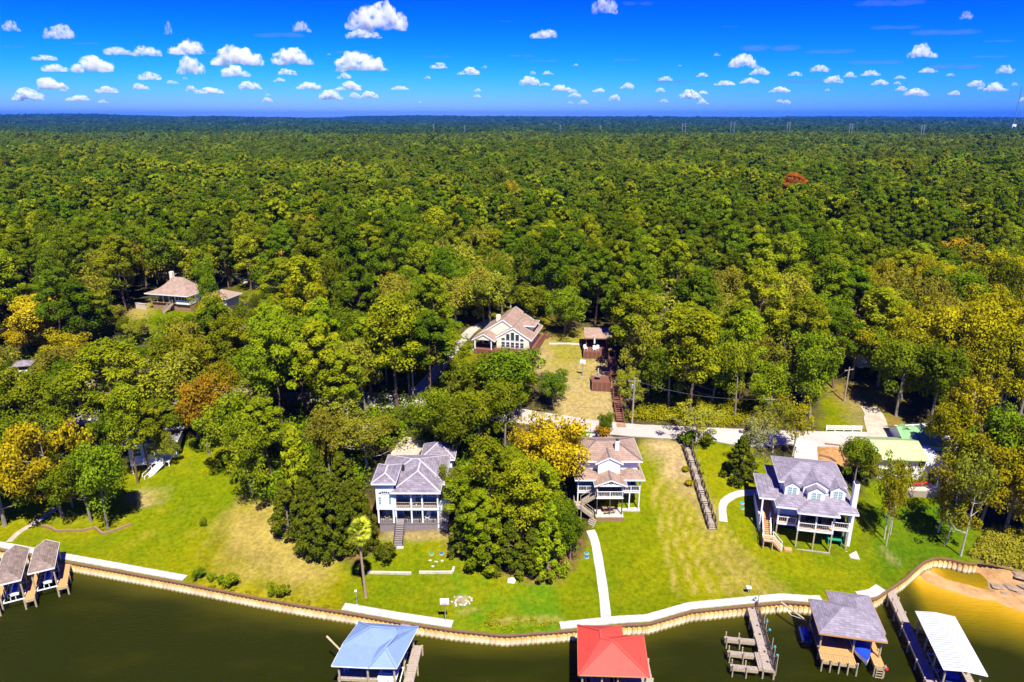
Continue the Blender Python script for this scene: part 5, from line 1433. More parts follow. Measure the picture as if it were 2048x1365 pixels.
# ================================================================== boathouses, docks and boats
def pile(par, x_, y_, z1=1.6, r=.12, z0=-2.2, material='wood_pile', name="pile"):
    return MB().tube([(x_,y_,z0),(x_,y_,z1)], [r, r*.92], 8).build(name, M[material], par)
def dock_deck(par, x0, x1, y0, y1, z, material='wood_grey', along='x', piles=True, w=.24, pz=None):
    decking(par, x0, x1, y0, y1, z, material, along, w)
    mb = MB()
    mb.box(x0, x1, y0, y0+.1, z-.36, z-.065); mb.box(x0, x1, y1-.1, y1, z-.36, z-.065); mb.box(x0, x0+.1, y0+.1, y1-.1, z-.36, z-.065); mb.box(x1-.1, x1, y0+.1, y1-.1, z-.36, z-.065)
    mb.build("joist_frame", M['wood_pile'], par)
    if piles:
        L_ = max(x1-x0, y1-y0); n = max(2, int(L_/2.6)+1)
        for i in range(n):
            t = i/(n-1)
            if x1-x0 > y1-y0:
                pile(par, x0+.15+(x1-x0-.3)*t, y0-.02, pz or z+.12); pile(par, x0+.15+(x1-x0-.3)*t, y1+.02, pz or z+.12)
            else:
                pile(par, x0-.02, y0+.15+(y1-y0-.3)*t, pz or z+.12); pile(par, x1+.02, y0+.15+(y1-y0-.3)*t, pz or z+.12)
def boat(X, Y, Z, rz, label, L_=5.2, W_=1.05, hull='boat_white', cover=None, motor=True, seats='blue_tarp', name="motor_boat"):
    """bow towards +y of its own frame"""
    t = thing(name, label, "boat", (X,Y,Z), rz); n = 12; vs = []; fs = []
    for i in range(n+1):
        u = i/n; w = W_*(1-max(0,(u-.45)/.55)**2.2) + .02; ks = .12+.35*max(0,u-.6)**1.5; sh_ = .62+.18*u*u
        for (a, b) in ((-1,sh_),(-.93,.28),(-.4,.06),(0,0),(.4,.06),(.93,.28),(1,sh_)): vs.append((a*w, (u-.5)*L_, b*(1 if b > .2 else 1)+ks-.12))
    for i in range(n):
        for k in range(6): fs.append((i*7+k, i*7+k+1, i*7+8+k, i*7+7+k))
    fs.append(tuple(range(7)))
    MB().add(vs, fs).build("hull", M[hull], t)
    top = []; ft = []
    for i in range(n+1):
        u = i/n; w = W_*(1-max(0,(u-.45)/.55)**2.2); sh_ = .64+.18*u*u + (.12+.35*max(0,u-.6)**1.5-.12)
        zc = sh_ + (.28*math.sin(min(1,u*1.15)*math.pi) if cover else -.14*(u < .62))
        top += [(-w*1.02,(u-.5)*L_,sh_),(-w*.5,(u-.5)*L_,zc if cover else sh_-.1*(u<.62)),(0,(u-.5)*L_,zc+(.06 if cover else 0)),(w*.5,(u-.5)*L_,zc if cover else sh_-.1*(u<.62)),(w*1.02,(u-.5)*L_,sh_)]
    for i in range(n):
        for k in range(4): ft.append((i*5+k, i*5+k+1, i*5+6+k, i*5+5+k))
    MB().add(top, ft).build("cover" if cover else "boat_deck", M[cover or hull], t)
    if not cover:
        for y_ in (-1.2, .2): box(t, "seat", M[seats], -.7*W_, .7*W_, y_-.3, y_+.3, .45, .85)
        MB().xprism([(-.75*W_,.7),(.75*W_,.7),(.6*W_,1.15),(-.6*W_,1.15)], .95, 1.0).build("windscreen", M['glass'], t)
    if motor:
        mo = MB().box(-.2,.2,-L_/2-.5,-L_/2-.05,.45,1.0).build("outboard", M['boat_white'], t); box(mo, "leg", M['steel'], -.06,.06,-L_/2-.36,-L_/2-.16,-.5,.45)
    return t
def lift(par, x0, x1, y0, y1, z):
    mb = MB()
    for y_ in (y0, (y0+y1)/2, y1): mb.bar((x0,y_,z), (x1,y_,z), .1, .14)
    for x_ in (x0+.05, x1-.05): mb.bar((x_,y0,z+.05), (x_,y1,z+.05), .1)
    for x_ in (x0+(x1-x0)*.38, x0+(x1-x0)*.62): mb.bar((x_,y0,z+.05), (x_,y0,z+.6), .08)
    mb.build("boat_lift", M['boat_white'], par)

# --- blue metal roof
B1 = thing("boathouse", "boathouse with light blue metal hip roof and a patio bay over the lake", "boathouse", (-19.2, 58.9, 0), R(-3)); h = B1
ze = 4.0
A = {'BL':(.9,6.95,ze),'BR':(8.05,6.55,ze),'FR':(6.85,.2,ze),'N':(3.75,.1,ze),'FL':(-.25,.15,ze),'LM':(.2,3.15,ze+.35),
     'P1':(3.1,4.5,5.55),'P2':(5.75,4.35,5.55),'P3':(6.15,3.5,5.4),'P4':(5.35,1.75,5.25),'V':(4.35,2.3,ze+.62)}
g_ = lambda s: [A[k] for k in s.split()]
polys = [g_('BL BR P2 P1')[::1], g_('BL P1 LM'), g_('P1 P2 P3 V LM'), g_('LM V N FL'), g_('V P3 P4 N'), g_('N P4 FR'), g_('BR FR P4 P3 P2')]
def tri(pl): return [[pl[0], pl[i], pl[i+1]] for i in range(1, len(pl)-1)]
flat_polys = []
for pl in polys: flat_polys += tri(pl)
rg = [(A[a],A[b]) for a,b in (('BL','P1'),('P1','P2'),('P2','P3'),('P3','P4'),('P4','FR'),('P4','N'),('P2','BR'),('LM','P1'))]
r_ = roof(h, (flat_polys, rg), M['metal_blue'], .1, ridge=M['metal_blue'], fascia=M['white'], seams=.3)
for (x_, y_) in ((.35,.6),(3.55,.5),(6.45,.55),(1.2,6.3),(7.4,6.1),(6.9,3.3),(.75,3.5),(3.9,6.2)): pile(h, x_, y_, 3.9, .13)
dock_deck(h, -.1, 4.3, 1.2, 2.9, 1.3, 'wood_grey', 'x'); 
box(h, "closet_wall", M['deck_mauve'], .5, 4.0, 4.2, 4.4, 1.3, 3.9)
dock_deck(h, 7.25, 8.35, .2, 6.6, 1.3, 'wood_grey', 'x'); 
box(h, "gangway", M['deck_mauve'], 5.2, 6.4, 6.6, 10.2, 1.45, 1.6)
lift(h, 4.4, 6.9, .9, 5.5, 1.2)
boat(-19.2+5.7, 58.9+3.0, 1.3, R(-3), "white boat with navy seats on the lift under the blue metal roof", seats='boat_navy')
t = thing("boom_pole", "pale timber boom slanting out over the water from the blue-roofed boathouse", "pole", (-18.9, 61.9, 3.1)); MB().tube([(0,0,.0),(-2.1,1.35,1.1)], [.09,.12], 8).build("boom", M['wood_pile'], t); MB().tube([(-.1,0,-.2),(.2,-.1,.1)], .12, 8).build("bracket", M['steel'], t)
t = thing("ladder", "white ladder leaning inside the blue-roofed boathouse's patio bay", "ladder", (-18.5, 61.0, 1.3)); 
for s in (-1,1): MB().bar((s*.2,0,0), (s*.2,.7,2.2), .05).build("rail", M['white'], t)
for k in range(6): MB().bar((-.2,.1+.1*k,.3+.32*k), (.2,.1+.1*k,.3+.32*k), .04).build("rung", M['white'], t)

# --- red metal roof
B2 = thing("boathouse", "boathouse with bright red ribbed metal hip roof standing off the garden path", "boathouse", (7.0, 57.7, 0), R(-1.5)); h = B2
A = {'BL':(.4,7.6,ze),'BN':(5.55,7.6,ze),'NI':(5.5,6.1,ze),'R':(7.85,6.1,ze),'FR':(7.55,.0,ze),'FL':(.0,.1,ze),'P1':(2.75,4.85,5.7),'P2':(2.7,3.6,5.7),'AP':(3.85,3.1,5.95)}
polys = [g_('BL BN P1'), g_('BN NI P2 P1'), g_('NI R AP P2'), g_('R FR AP'), g_('FR FL AP'), g_('FL BL P1 P2 AP')]
flat_polys = []
for pl in polys: flat_polys += tri(pl)
rg = [(A[a],A[b]) for a,b in (('BL','P1'),('BN','P1'),('P1','P2'),('P2','AP'),('R','AP'),('FR','AP'),('FL','AP'),('P2','NI'))]
roof(h, (flat_polys, rg), M['metal_red'], .1, ridge=M['metal_red'], fascia=M['wood_tan'], seams=.24)
for (x_, y_) in ((.5,.6),(2.6,.6),(4.3,.6),(7.2,.6),(.7,7.0),(5.0,7.0),(7.4,5.6),(.6,3.8),(7.3,3.2)): pile(h, x_, y_, 3.9, .12)
dock_deck(h, 5.0, 8.4, -.6, 5.5, 1.3, 'wood_grey', 'x'); lift(h, 1.0, 4.2, .2, 5.5, 1.2)
pile(h, 8.35, -.5, 2.4, .1)
boat(7.0+2.6, 57.7+2.6, 1.25, R(-1.5), "boat under a grey cover on the lift beneath the red roof", cover='deck_mauve', motor=False)
box(h, "gangway", M['wood_grey'], 3.9, 5.0, 5.6, 10.6, 1.45, 1.6)

# --- grey shingle roof
B3 = thing("boathouse", "boathouse with violet-grey shingle hip roof, orange timber deck and a covered blue boat", "boathouse", (35.9, 63.4, 0), R(-11.5)); h = B3
roof(h, hip(-.9, 6.3, .2, 6.2, 4.2, .58), M['shingle_dark'], .18, fascia=M['wood_tan'])
roof(h, hip(1.5, 6.5, 1.6, 8.2, 4.22, .52), M['shingle_dark'], .18, fascia=M['wood_tan'])
for (x_, y_) in ((-.4,.9),(3.2,1.0),(3.0,4.4),(6.0,.9),(-.4,5.6),(6.0,7.4),(2.2,7.4),(5.2,1.6)): pile(h, x_, y_, 4.1, .12)
dock_deck(h, -.5, 3.25, .35, 5.6, 1.4, 'wood_tan', 'x', False, .2)
dock_deck(h, -.5, 3.3, -.9, .3, 1.32, 'wood_tan', 'y', False, .3)
for k in range(5): pile(h, -.45+k*.93, -1.0, 1.75, .1)
dock_deck(h, 5.15, 6.25, -.6, 6.5, 1.4, 'wood_tan', 'x', False, .2); 
for (x_, y_) in ((5.2,-.65),(6.2,-.65),(6.25,2),(6.25,4.5)): pile(h, x_, y_, 1.6, .11)
box(h, "back_wall", M['wood_dark'], -.4, 3.0, 5.5, 5.65, 1.4, 4.0); box(h, "gangway", M['wood_grey'], 4.6, 5.8, 6.5, 9.2, 1.45, 1.6)
ld_ = MB(); 
for k in range(4): ld_.bar((5.35,-.85,.1+.35*k), (6.05,-.85,.1+.35*k), .06, .08)
for x_ in (5.35,6.05): ld_.bar((x_,-.85,-.8), (x_,-.85,1.5), .08)
ld_.build("swim_ladder", M['wood_pile'], h)
c_, s_ = math.cos(R(-11.5)), math.sin(R(-11.5))
def on(o, x_, y_, rz): 
    c, s = math.cos(rz), math.sin(rz); return o[0]+x_*c-y_*s, o[1]+x_*s+y_*c
p = on((35.9,63.4), 4.2, 1.7, R(-11.5)); boat(*p, 1.3, R(180-11.5), "boat under a bright blue cover on the lift beside the orange deck", 5.0, .95, 'boat_white', 'blue_tarp', False)
for k in range(2):
    p = on((35.9,63.4), 1.5+.75*k, 3.0, R(-11.5)); chair(*p, 1.42, R(-11.5), "dark slatted chair on the orange timber deck, facing the water", 'wood_dark', "pair of chairs on the orange deck")
p = on((35.9,63.4), 6.35, -.7, R(-11.5)); t = thing("mooring_buoy", "round red mooring buoy hung on the orange deck's corner pile", "buoy", (*p, 1.3)); MB().lathe([(.02,-.22),(.14,-.17),(.21,-.06),(.21,.06),(.14,.17),(.05,.22)], n=12).build("float", M['red_paint'], t); MB().tube([(0,0,.2),(-.1,.08,.5)], .02, 5).build("rope", M['white'], t)
p = on((35.9,63.4), -1.4, 3.6, R(-11.5)); t = thing("jet_ski", "blue covered jet ski on a lift at the grey-roofed boathouse's side", "jet ski", (*p, .7), R(-11.5))
MB().xprism([(-.5,0),(.5,0),(.55,.3),(.2,.55),(-.2,.55),(-.55,.3)], -1.2, 1.2).build("hull", M['boat_navy'], t); MB().xprism([(-.3,.5),(.3,.5),(.18,.95),(-.18,.95)], -.6, .5).build("seat_cover", M['blue_tarp'], t)
t2 = thing("boom_pole", "grey timber boom propped between the seawall and the grey-roofed boathouse", "pole", (*on((35.9,63.4), -1.2, 4.6, R(-11.5)), 2.2)); MB().tube([(0,0,0),(-1.9,3.0,.2)], [.1,.12], 8).build("boom", M['wood_pile'], t2); MB().tube([(0,0,0),(-1.2,1.6,-.5),(-1.9,3.0,.1)], .03, 5).build("rope", M['white'], t2)

# --- white metal roof and its long pier
B4 = thing("boathouse", "boathouse with long white ribbed metal roof at the end of a narrow pier", "boathouse", (46.1, 58.3, 0), R(-13)); h = B4
roof(h, gable(-.15, 4.05, 0, 9.25, 4.25, .1), M['metal_white'], .08, seams=.38, seam_mat=M['steel'], fascia=M['white'])
for (x_, y_) in ((.3,.5),(3.7,.5),(.3,3.2),(3.7,3.2),(.3,6),(3.7,6),(.3,8.8),(3.7,8.8)): pile(h, x_, y_, 4.2, .12)
dock_deck(h, -1.0, .1, -1.4, 18.2, 1.4, 'wood_grey', 'x', True)
dock_deck(h, 3.15, 4.1, -1.4, 7.5, 1.4, 'wood_grey', 'x', True); lift(h, .6, 3.1, 1.0, 6.0, 1.1)
p = on((46.1,58.3), 1.8, 3.2, R(-13)); boat(*p, 1.2, R(-13), "navy and white boat on the lift under the white metal roof", 5.2, .95, 'boat_navy', None, True)
railing(h, [(-.95,10,1.4),(-.95,14.2,1.4)], .7, 'wood_grey', None)

# --- two brown-roofed boathouses on the left
for k, (ox, oy, lab) in enumerate(((-62.45, 74.4, "brown-shingled boathouse sharing a dock with its twin, its shadow on the seawall"), (-65.15, 71.95, "brown-shingled boathouse standing a little farther out than its twin"))):
    t = thing("boathouse", lab, "boathouse", (ox, oy, 0), R(27))
    ln = 6.2 if k == 0 else 7.6
    a = (1.47, 1.4, 5.15); b_ = (1.47, ln, 5.15)
    pr_ = ([[(0,0,4.2),(2.94,0,4.2),a],[(2.94,0,4.2),(2.94,ln,4.2),b_,a],[(0,ln,4.2),(0,0,4.2),a,b_]], [(a,b_)])
    roof(t, pr_, M['shingle_brown'], .16, fascia=M['white'])
    for (x_, y_) in ((.3,.4),(2.7,.4),(.3,3.2),(2.7,3.2),(.3,ln-.4),(2.7,ln-.4)): pile(t, x_, y_, 4.1, .11)
    lift(t, .45, 2.75, .3, 4.0, 1.2)
    dock_deck(t, 2.85, 3.9, -.6, ln+1.0, 1.4, 'wood_tan', 'x', True)
    if k: dock_deck(t, -1.0, .1, -.6, ln+1.0, 1.4, 'wood_tan', 'x', True)
    p = on((ox,oy), 1.6, 2.4, R(27)); u_ = thing("jet_ski", "blue and white jet ski on the lift inside the %s brown-roofed boathouse" % ("nearer-to-shore" if k == 0 else "farther-out"), "jet ski", (*p, 1.35), R(27))
    MB().xprism([(-.45,0),(.45,0),(.5,.3),(.2,.5),(-.2,.5),(-.5,.3)], -1.2, 1.1).build("hull", M['boat_white'], u_); MB().xprism([(-.28,.45),(.28,.45),(.16,.85),(-.16,.85)], -.9, .4).build("saddle", M['blue_tarp'], u_); MB().bar((-.35,.5,.95),(.35,.5,.95),.05).build("handlebar", M['black'], u_)

# --- open pier with three fingers
PR = R(-8.2)
D1 = thing("pier", "weathered open pier with three finger docks, side railing and light poles", "pier", (30.25, 71.7, 0), R(-8.2)+math.pi*0); h = D1
L_ = 10.6
def pl(x_, y_): return x_, -y_
dock_deck(h, -.55, .6, -L_, .2, 1.4, 'wood_grey', 'x', True, .22)
dock_deck(h, -1.1, -.57, -L_+.1, -8.0, 1.38, 'wood_grey', 'y', False, .2)
for k, y_ in enumerate((-5.9, -8.2, -10.3)):
    dock_deck(h, -4.1, -.6 if k == 0 else -1.12, y_-.32, y_+.32, 1.12, 'wood_grey', 'y', False, .2)
    for x_ in (-3.9, -2.4):
        for s in (-1,1): pile(h, x_, y_+s*.4, 1.7, .085)
railing(h, [(.62,.1,1.4),(.62,-L_,1.4)], .85, 'wood_dark', .2, .03)
for k, y_ in enumerate((.1,-3.6,-4.7,-7.9,-9.1,-10.5)):
    post(h, .78, y_, .6, 3.5, .08, 'wood_grey', "light_pole")
for y_ in (-.4,-3.5,-5.0,-7.8,-9.4): box(h, "rod_holder", M['black'], -.05, .18, y_-.1, y_+.1, 1.41, 1.46)
for k, y_ in enumerate((.5,-3.4,-4.9,-7.7,-9.0)):
    p = on((30.25,71.7), 1.15 if k else .5, y_, R(-8.2)); t = thing("pier_light", "turquoise globe light clamped to the open pier's railing", "light", (*p, 2.1 if k else 2.3), 0, "turquoise globes along the pier")
    MB().lathe([(.03,-.16),(.12,-.12),(.16,0),(.12,.12),(.03,.16)], n=10).build("globe", M['cyan'], t); MB().tube([(0,0,0),(-.4,0,-.25)], .02, 5).build("bracket", M['steel'], t)
# ================================================================== palms
def fan_palm(X, Y, h_, label):
    t = thing("palm_tree", label, "palm tree", (X, Y, tz(X,Y)-.05))
    MB().tube([(0,0,-.3),(0,0,.15),(-.08,.0,h_*.3),(-.2,.05,h_*.65),(-.25,.1,h_*.9)], [.30,.2,.165,.145,.14], 10).build("trunk", M['palm_bark'], t)
    top = Vector((-.25,.1,h_*.9))
    g2 = np.random.default_rng(3)
    fan = MB(); n = 11                                              # a fan blade: stalk, then pleated segments with drooping tips
    fan.tube([(0,0,0),(.5,0,.05),(.95,0,.0)], [.03,.025,.02], 4)
    for k in range(n):
        a = R(-75 + 150*k/(n-1)); d = Vector((math.cos(a), math.sin(a), 0)); s = Vector((-d.y, d.x, 0)); c = Vector((.9,0,0))
        fan.add([c, c+d*.5+s*.07+Vector((0,0,.03)), c+d*.95+Vector((0,0,-.18)), c+d*.5-s*.07-Vector((0,0,.03))], [(0,1,2,3)])
    fm = fan.mesh("frond", LEAF['palm']); a_ = fm.attributes.new("tint", 'FLOAT', 'FACE'); a_.data.foreach_set("value", g2.random(len(fm.polygons)).astype(np.float32))
    for k in range(38):
        el = 76 - 132*(k/38)**.8 + g2.normal()*6; az = k*137.5
        f = link("frond", fm, t); f.location = top + Vector((0,0,.5-.5*k/38)); f.rotation_euler = (g2.normal()*.3, R(-el), R(az)); q = .72+.32*g2.random(); f.scale = (q,q,q)
    dm = MB()
    for k in range(46):
        az = k*2.4; r_ = .22+.2*g2.random(); z0 = -.3-.9*g2.random(); dm.bar(top+Vector((math.cos(az)*.16, math.sin(az)*.16, z0+.6)), top+Vector((math.cos(az)*r_*1.4, math.sin(az)*r_*1.4, z0-.35)), .09, .02)
    dm.build("dead_skirt", M['palm_bark'], t)
fan_palm(-18.7, 72.9, 10.6, "tall fan palm with a bare trunk on the shore lawn")
def date_palm(X, Y, h_, label):
    t = thing("palm_tree", label, "palm tree", (X, Y, tz(X,Y)-.05))
    MB().tube([(0,0,-.3),(0,0,.2),(0,0,h_*.6),(.05,0,h_)], [.5,.4,.36,.42], 10).build("trunk", M['palm_bark'], t)
    fr = MB(); pts_ = [Vector((2.9*u, 0, 1.0*u-1.7*u*u)) for u in np.linspace(0,1,8)]
    fr.tube(pts_, [.05,.045,.04,.035,.03,.025,.02,.01], 4)
    for i in range(1, 8):
        for j in (0,.5):
            if i == 7 and j: continue
            c = pts_[i].lerp(pts_[min(i+1,7)], j); w = .55*(1-.6*abs(i/7-.45))
            for s in (-1,1): fr.add([c+Vector((-.05,0,0)), c+Vector((.25,s*w,-.12)), c+Vector((.32,s*w*.95,-.14)), c+Vector((.07,0,0))], [(0,1,2,3)])
    fm = fr.mesh("frond", LEAF['grey']); a_ = fm.attributes.new("tint", 'FLOAT', 'FACE'); a_.data.foreach_set("value", np.random.default_rng(1).random(len(fm.polygons)).astype(np.float32))
    g2 = np.random.default_rng(8)
    for k in range(34):
        f = link("frond", fm, t); f.location = (0,0,h_); f.rotation_euler = (0, R(-(70-95*k/34)), R(137.5*k)); q = .9+.3*g2.random(); f.scale = (q,q,q)
p = G(462, 572); date_palm(*p, 3.4, "date palm with arching feathery fronds beside the bell-roofed house's drive")

# ================================================================== long timber staircase down the lawn
sx0, sy0, sx1, sy1 = *G(1372,896), *G(1425,1061)
n_f = 8
ls = thing("garden_staircase", "long weathered boardwalk staircase with dark railings stepping down the lawn", "stairs", (sx1, sy1, tz(sx1,sy1)))
def lsl(t, up=0):
    X, Y = sx0+(sx1-sx0)*t, sy0+(sy1-sy0)*t; return Vector((X-sx1, Y-sy1, tz(X,Y)-tz(sx1,sy1)+up))
dirv = Vector((sx1-sx0, sy1-sy0, 0)).normalized(); sd = Vector((-dirv.y, dirv.x, 0)); W_ = 1.15
for k in range(n_f):
    t0, t1, t2 = k/n_f, (k+.62)/n_f, (k+1)/n_f
    a = lsl(t0, .38); b_ = lsl(t1, .38); zt = (a.z+b_.z)/2
    a.z = b_.z = zt
    mb = MB(); L_ = (b_-a).length; nb = int(L_/.2)
    for i in range(nb):
        c = a.lerp(b_, (i+.5)/nb); d2 = dirv*.085; vs = [c-d2-sd*W_/2, c+d2-sd*W_/2, c+d2+sd*W_/2, c-d2+sd*W_/2]
        mb.add([v+Vector((0,0,-.08)) for v in vs]+vs, [(3,2,1,0),(4,5,6,7),(0,1,5,4),(1,2,6,5),(2,3,7,6),(3,0,4,7)])
    ld2 = mb.build("landing", M['wood_grey'], ls)
    for s in (-1,1): MB().bar(a+sd*s*W_/2-Vector((0,0,.25)), b_+sd*s*W_/2-Vector((0,0,.25)), .08, .3).build("beam", M['wood_dark'], ld2)
    nx = lsl(t2, .38); nb_ = lsl((k+1.62)/n_f, .38); nx.z = (nx.z+nb_.z)/2 if k < n_f-1 else lsl(1).z+.1
    stairs(ls, b_, Vector((nx.x, nx.y, nx.z)), W_, 'wood_grey')
    for s in (-1,1):
        railing(ls, [a+sd*s*W_/2, b_+sd*s*W_/2], .9, 'wood_dark', .2, .03); railing(ls, [b_+sd*s*W_/2, nx+sd*s*W_/2], .9, 'wood_dark', None)
        post(ls, *(b_+sd*s*W_/2).xy, b_.z-1.2, b_.z, .12, 'wood_dark')
    if k in (0,1,2,4,5,6,7): 
        q = b_+sd*W_/2*(1.1); post(ls, q.x, q.y, q.z-.5, q.z+2.2, .07, 'wood_grey', "light_pole")

# ================================================================== small things on the lawns
def hoop(px, py, rz, label, col='steel'):
    X, Y, Z = G3(px, py); t = thing("basketball_hoop", label, "hoop", (X,Y,Z-.05), rz)
    MB().tube([(0,0,-.3),(0,0,2.6),(0,.25,3.1)], [.06,.055,.05], 8).build("pole", M[col], t); box(t, "backboard", M['white'], -.55, .55, .28, .33, 2.75, 3.6)
    rim = MB(); rim.tube([(.23*math.cos(a), .58+.23*math.sin(a), 3.0) for a in np.linspace(0, 2*math.pi, 13)], .018, 5); rim.build("rim", M['red_paint'], t); box(t, "base", M['concrete'], -.2, .2, -.2, .2, -.1, .08)
hoop(891, 1243, R(180), "basketball hoop with white backboard on the shore lawn by the promenade")
hoop(1165, 753, R(165), "basketball hoop on the dry hillside yard below the pavilion")
def yard_light(px, py, label):
    X, Y, Z = G3(px, py); t = thing("yard_light", label, "lamp", (X,Y,Z))
    MB().tube([(0,0,-.2),(0,0,2.1)], .035, 6).build("pole", M['steel'], t); MB().box(-.14,.14,-.1,.1,2.1,2.3).build("lamp_head", M['white'], t); box(t, "base", M['concrete'], -.15,.15,-.15,.15,-.1,.1)
yard_light(714, 1212, "white lamp on a thin pole on the shore lawn near the tall palm")
X, Y, Z = G3(1496, 1187); t = thing("fish_station", "small white cleaning stand on the lawn near the open pier", "stand", (X,Y,Z)); MB().tube([(0,0,-.1),(0,0,.8)], .06, 6).build("pedestal", M['steel'], t); box(t, "basin", M['white'], -.3,.3,-.2,.2,.8,1.0); post(t, .2, .1, 0, 1.8, .04, 'black', "tap_pole")
def lid(px, py, material, label, r_=.27):
    X, Y, Z = G3(px, py); t = thing("septic_lid", label, "lid", (X,Y,Z)); MB().lathe([(r_,-.1),(r_,.1),(r_*.8,.16)], n=14).build("cover", M[material], t); MB().lathe([(r_*1.2,-.1),(r_*1.2,.04)], n=14).build("collar", M['concrete'], t)
lid(863, 1109, 'green_lid', "green septic lid on the lawn before the blue house's steps"); lid(883, 1108, 'blue_lid', "blue septic lid on the lawn before the blue house's steps")
lid(1173, 1107, 'green_lid', "dark green lid in the grass beside the concrete garden path, upper of two", .3); lid(1173, 1115, 'blue_lid', "blue-green lid in the grass beside the concrete garden path, lower of two", .3)
lid(1484, 1007, 'cyan', "turquoise lid in the dormered house's shadow beside the curved path", .3); lid(1484, 1017, 'green_lid', "green lid in the dormered house's shadow, below the turquoise one", .3)
def rock_mesh(seed, flat=.6, material='stone'):
    bm = bmesh.new(); bmesh.ops.create_icosphere(bm, subdivisions=1, radius=1); g2 = np.random.default_rng(seed)
    for v in bm.verts: v.co *= .75+.5*g2.random(); v.co.z *= flat
    me = bpy.data.meshes.new("stone"); bm.to_mesh(me); bm.free(); me.materials.append(M[material]); return me
RK = [rock_mesh(k) for k in range(6)]; RB = [rock_mesh(20+k, .5, 'rock') for k in range(6)]
for k, (px, py) in enumerate(((860,1122),(872,1124),(884,1122),(866,1133))):
    X, Y, Z = G3(px, py); o = link("stepping_stone", RK[k]); o.location = (X,Y,Z); o.scale = (.27,.22,.16); tag(o, "pale flat stone near the coloured septic lids on the lawn", "stone", "stones by the septic lids")
X, Y, Z = G3(923, 1203); t = thing("fire_pit", "scattered ring of pale stones and ash, a fire pit on the shore lawn", "fire pit", (X,Y,Z))
g2 = np.random.default_rng(4)
for k in range(22):
    a = k*2.4; r_ = .35+.75*g2.random(); o = link("stone", RK[k%6], t); o.location = (r_*math.cos(a)*1.2, r_*math.sin(a), .06); q = .1+.12*g2.random(); o.scale = (q,q,q); o.rotation_euler = (0,0,a)
for k in range(5): MB().bar((-.6+.25*k,-.3,.15), (-.3+.2*k,.4,.25), .1).build("log", M['wood_grey'], t)
X, Y, Z = G3(1023, 1162); o = MB().prism([(-.5,-.4),(.4,-.5),(.6,.2),(.1,.5),(-.45,.3)], -.1, .12).build("paving_slab", M['white'], None); o.location = (X,Y,Z); tag(o, "white slab lying on the lawn at the foot of the tree clump", "slab")
def edging(name, label, px, material, w=.28, hgt=.35, seglen=2.0):
    P_ = [G3(*q) for q in px]; t = thing(name, label, "edging", P_[0])
    for a, b_ in zip(P_, P_[1:]):
        a, b_ = Vector(a)-Vector(P_[0]), Vector(b_)-Vector(P_[0]); n = max(1, round((b_-a).length/seglen))
        for i in range(n):
            c, e_ = a.lerp(b_, i/n+.004), a.lerp(b_, (i+1)/n-.004); MB().bar(c+Vector((0,0,hgt*.35)), e_+Vector((0,0,hgt*.35+random.uniform(-.03,.03))), w, hgt).build("timber", M[material], t)
edging("log_edging", "winding timber edging on the lawn under the golden and green trees", [(83,1053),(104,1058),(113,1064),(165,1063),(190,1057),(206,1070),(232,1062),(264,1050)], 'wood_brown')
edging("garden_edging", "low pale wall across the lawn below the blue house, palm side", [(735,1147),(780,1148),(823,1149)], 'stone')
edging("garden_edging", "low pale wall across the lawn below the blue house, far side of the gap", [(838,1147),(905,1147),(908,1137)], 'stone')
edging("bed_edging", "dark timbers framing the mulch bed beside the dormered house's drive", [(1650,890),(1680,893),(1690,925)], 'wood_brown'); edging("bed_edging", "dark timber dividing the mulch bed beside the dormered house's drive", [(1640,912),(1662,918),(1672,925)], 'wood_brown')
def white_fence(pa, pb, label, n=4):
    a, b_ = Vector(G3(*pa)), Vector(G3(*pb)); t = thing("rail_fence", label, "fence", a); d = b_-a
    for i in range(n+1):
        p = d*(i/n); post(t, p.x, p.y, p.z-.3, p.z+1.05, .16, name="fence_post")
    for i in range(n):
        for z_ in (.3,.62,.93): MB().bar(d*(i/n)+Vector((0,0,z_)), d*((i+1)/n)+Vector((0,0,z_)), .06, .17).build("rail", M['white'], t)
white_fence((1652,862), (1722,863), "white rail fence along the road, on the near grass side of the gravel lane")
white_fence((1788,862), (1860,858), "white rail fence behind the green metal roof, past the gravel lane")
for k, (px, py, s_, lb) in enumerate(((397,1160,1.1,"bushy green shrub at the concrete promenade's end above the seawall"),(424,1163,.8,"small green shrub on the dry lot's edge, second from the promenade's end"),(445,1168,.8,"small green shrub on the dry lot's edge, third from the promenade's end"),(462,1175,1.3,"largest of the shrubs on the dry lot's seawall edge"),(548,1192,1.2,"upright shrub of a pair at the dry lot's seawall edge, nearer the promenade"),(565,1196,1.3,"upright shrub of a pair at the dry lot's seawall edge, nearer the palm"),(408,1052,.9,"lone spiky shrub in the middle of the sloping lawn"))):
    X, Y, Z = G3(px, py); tree('bush', X, Y, s_*1.6, s_*.75, lb, None, 'shrub')
g2 = np.random.default_rng(6)
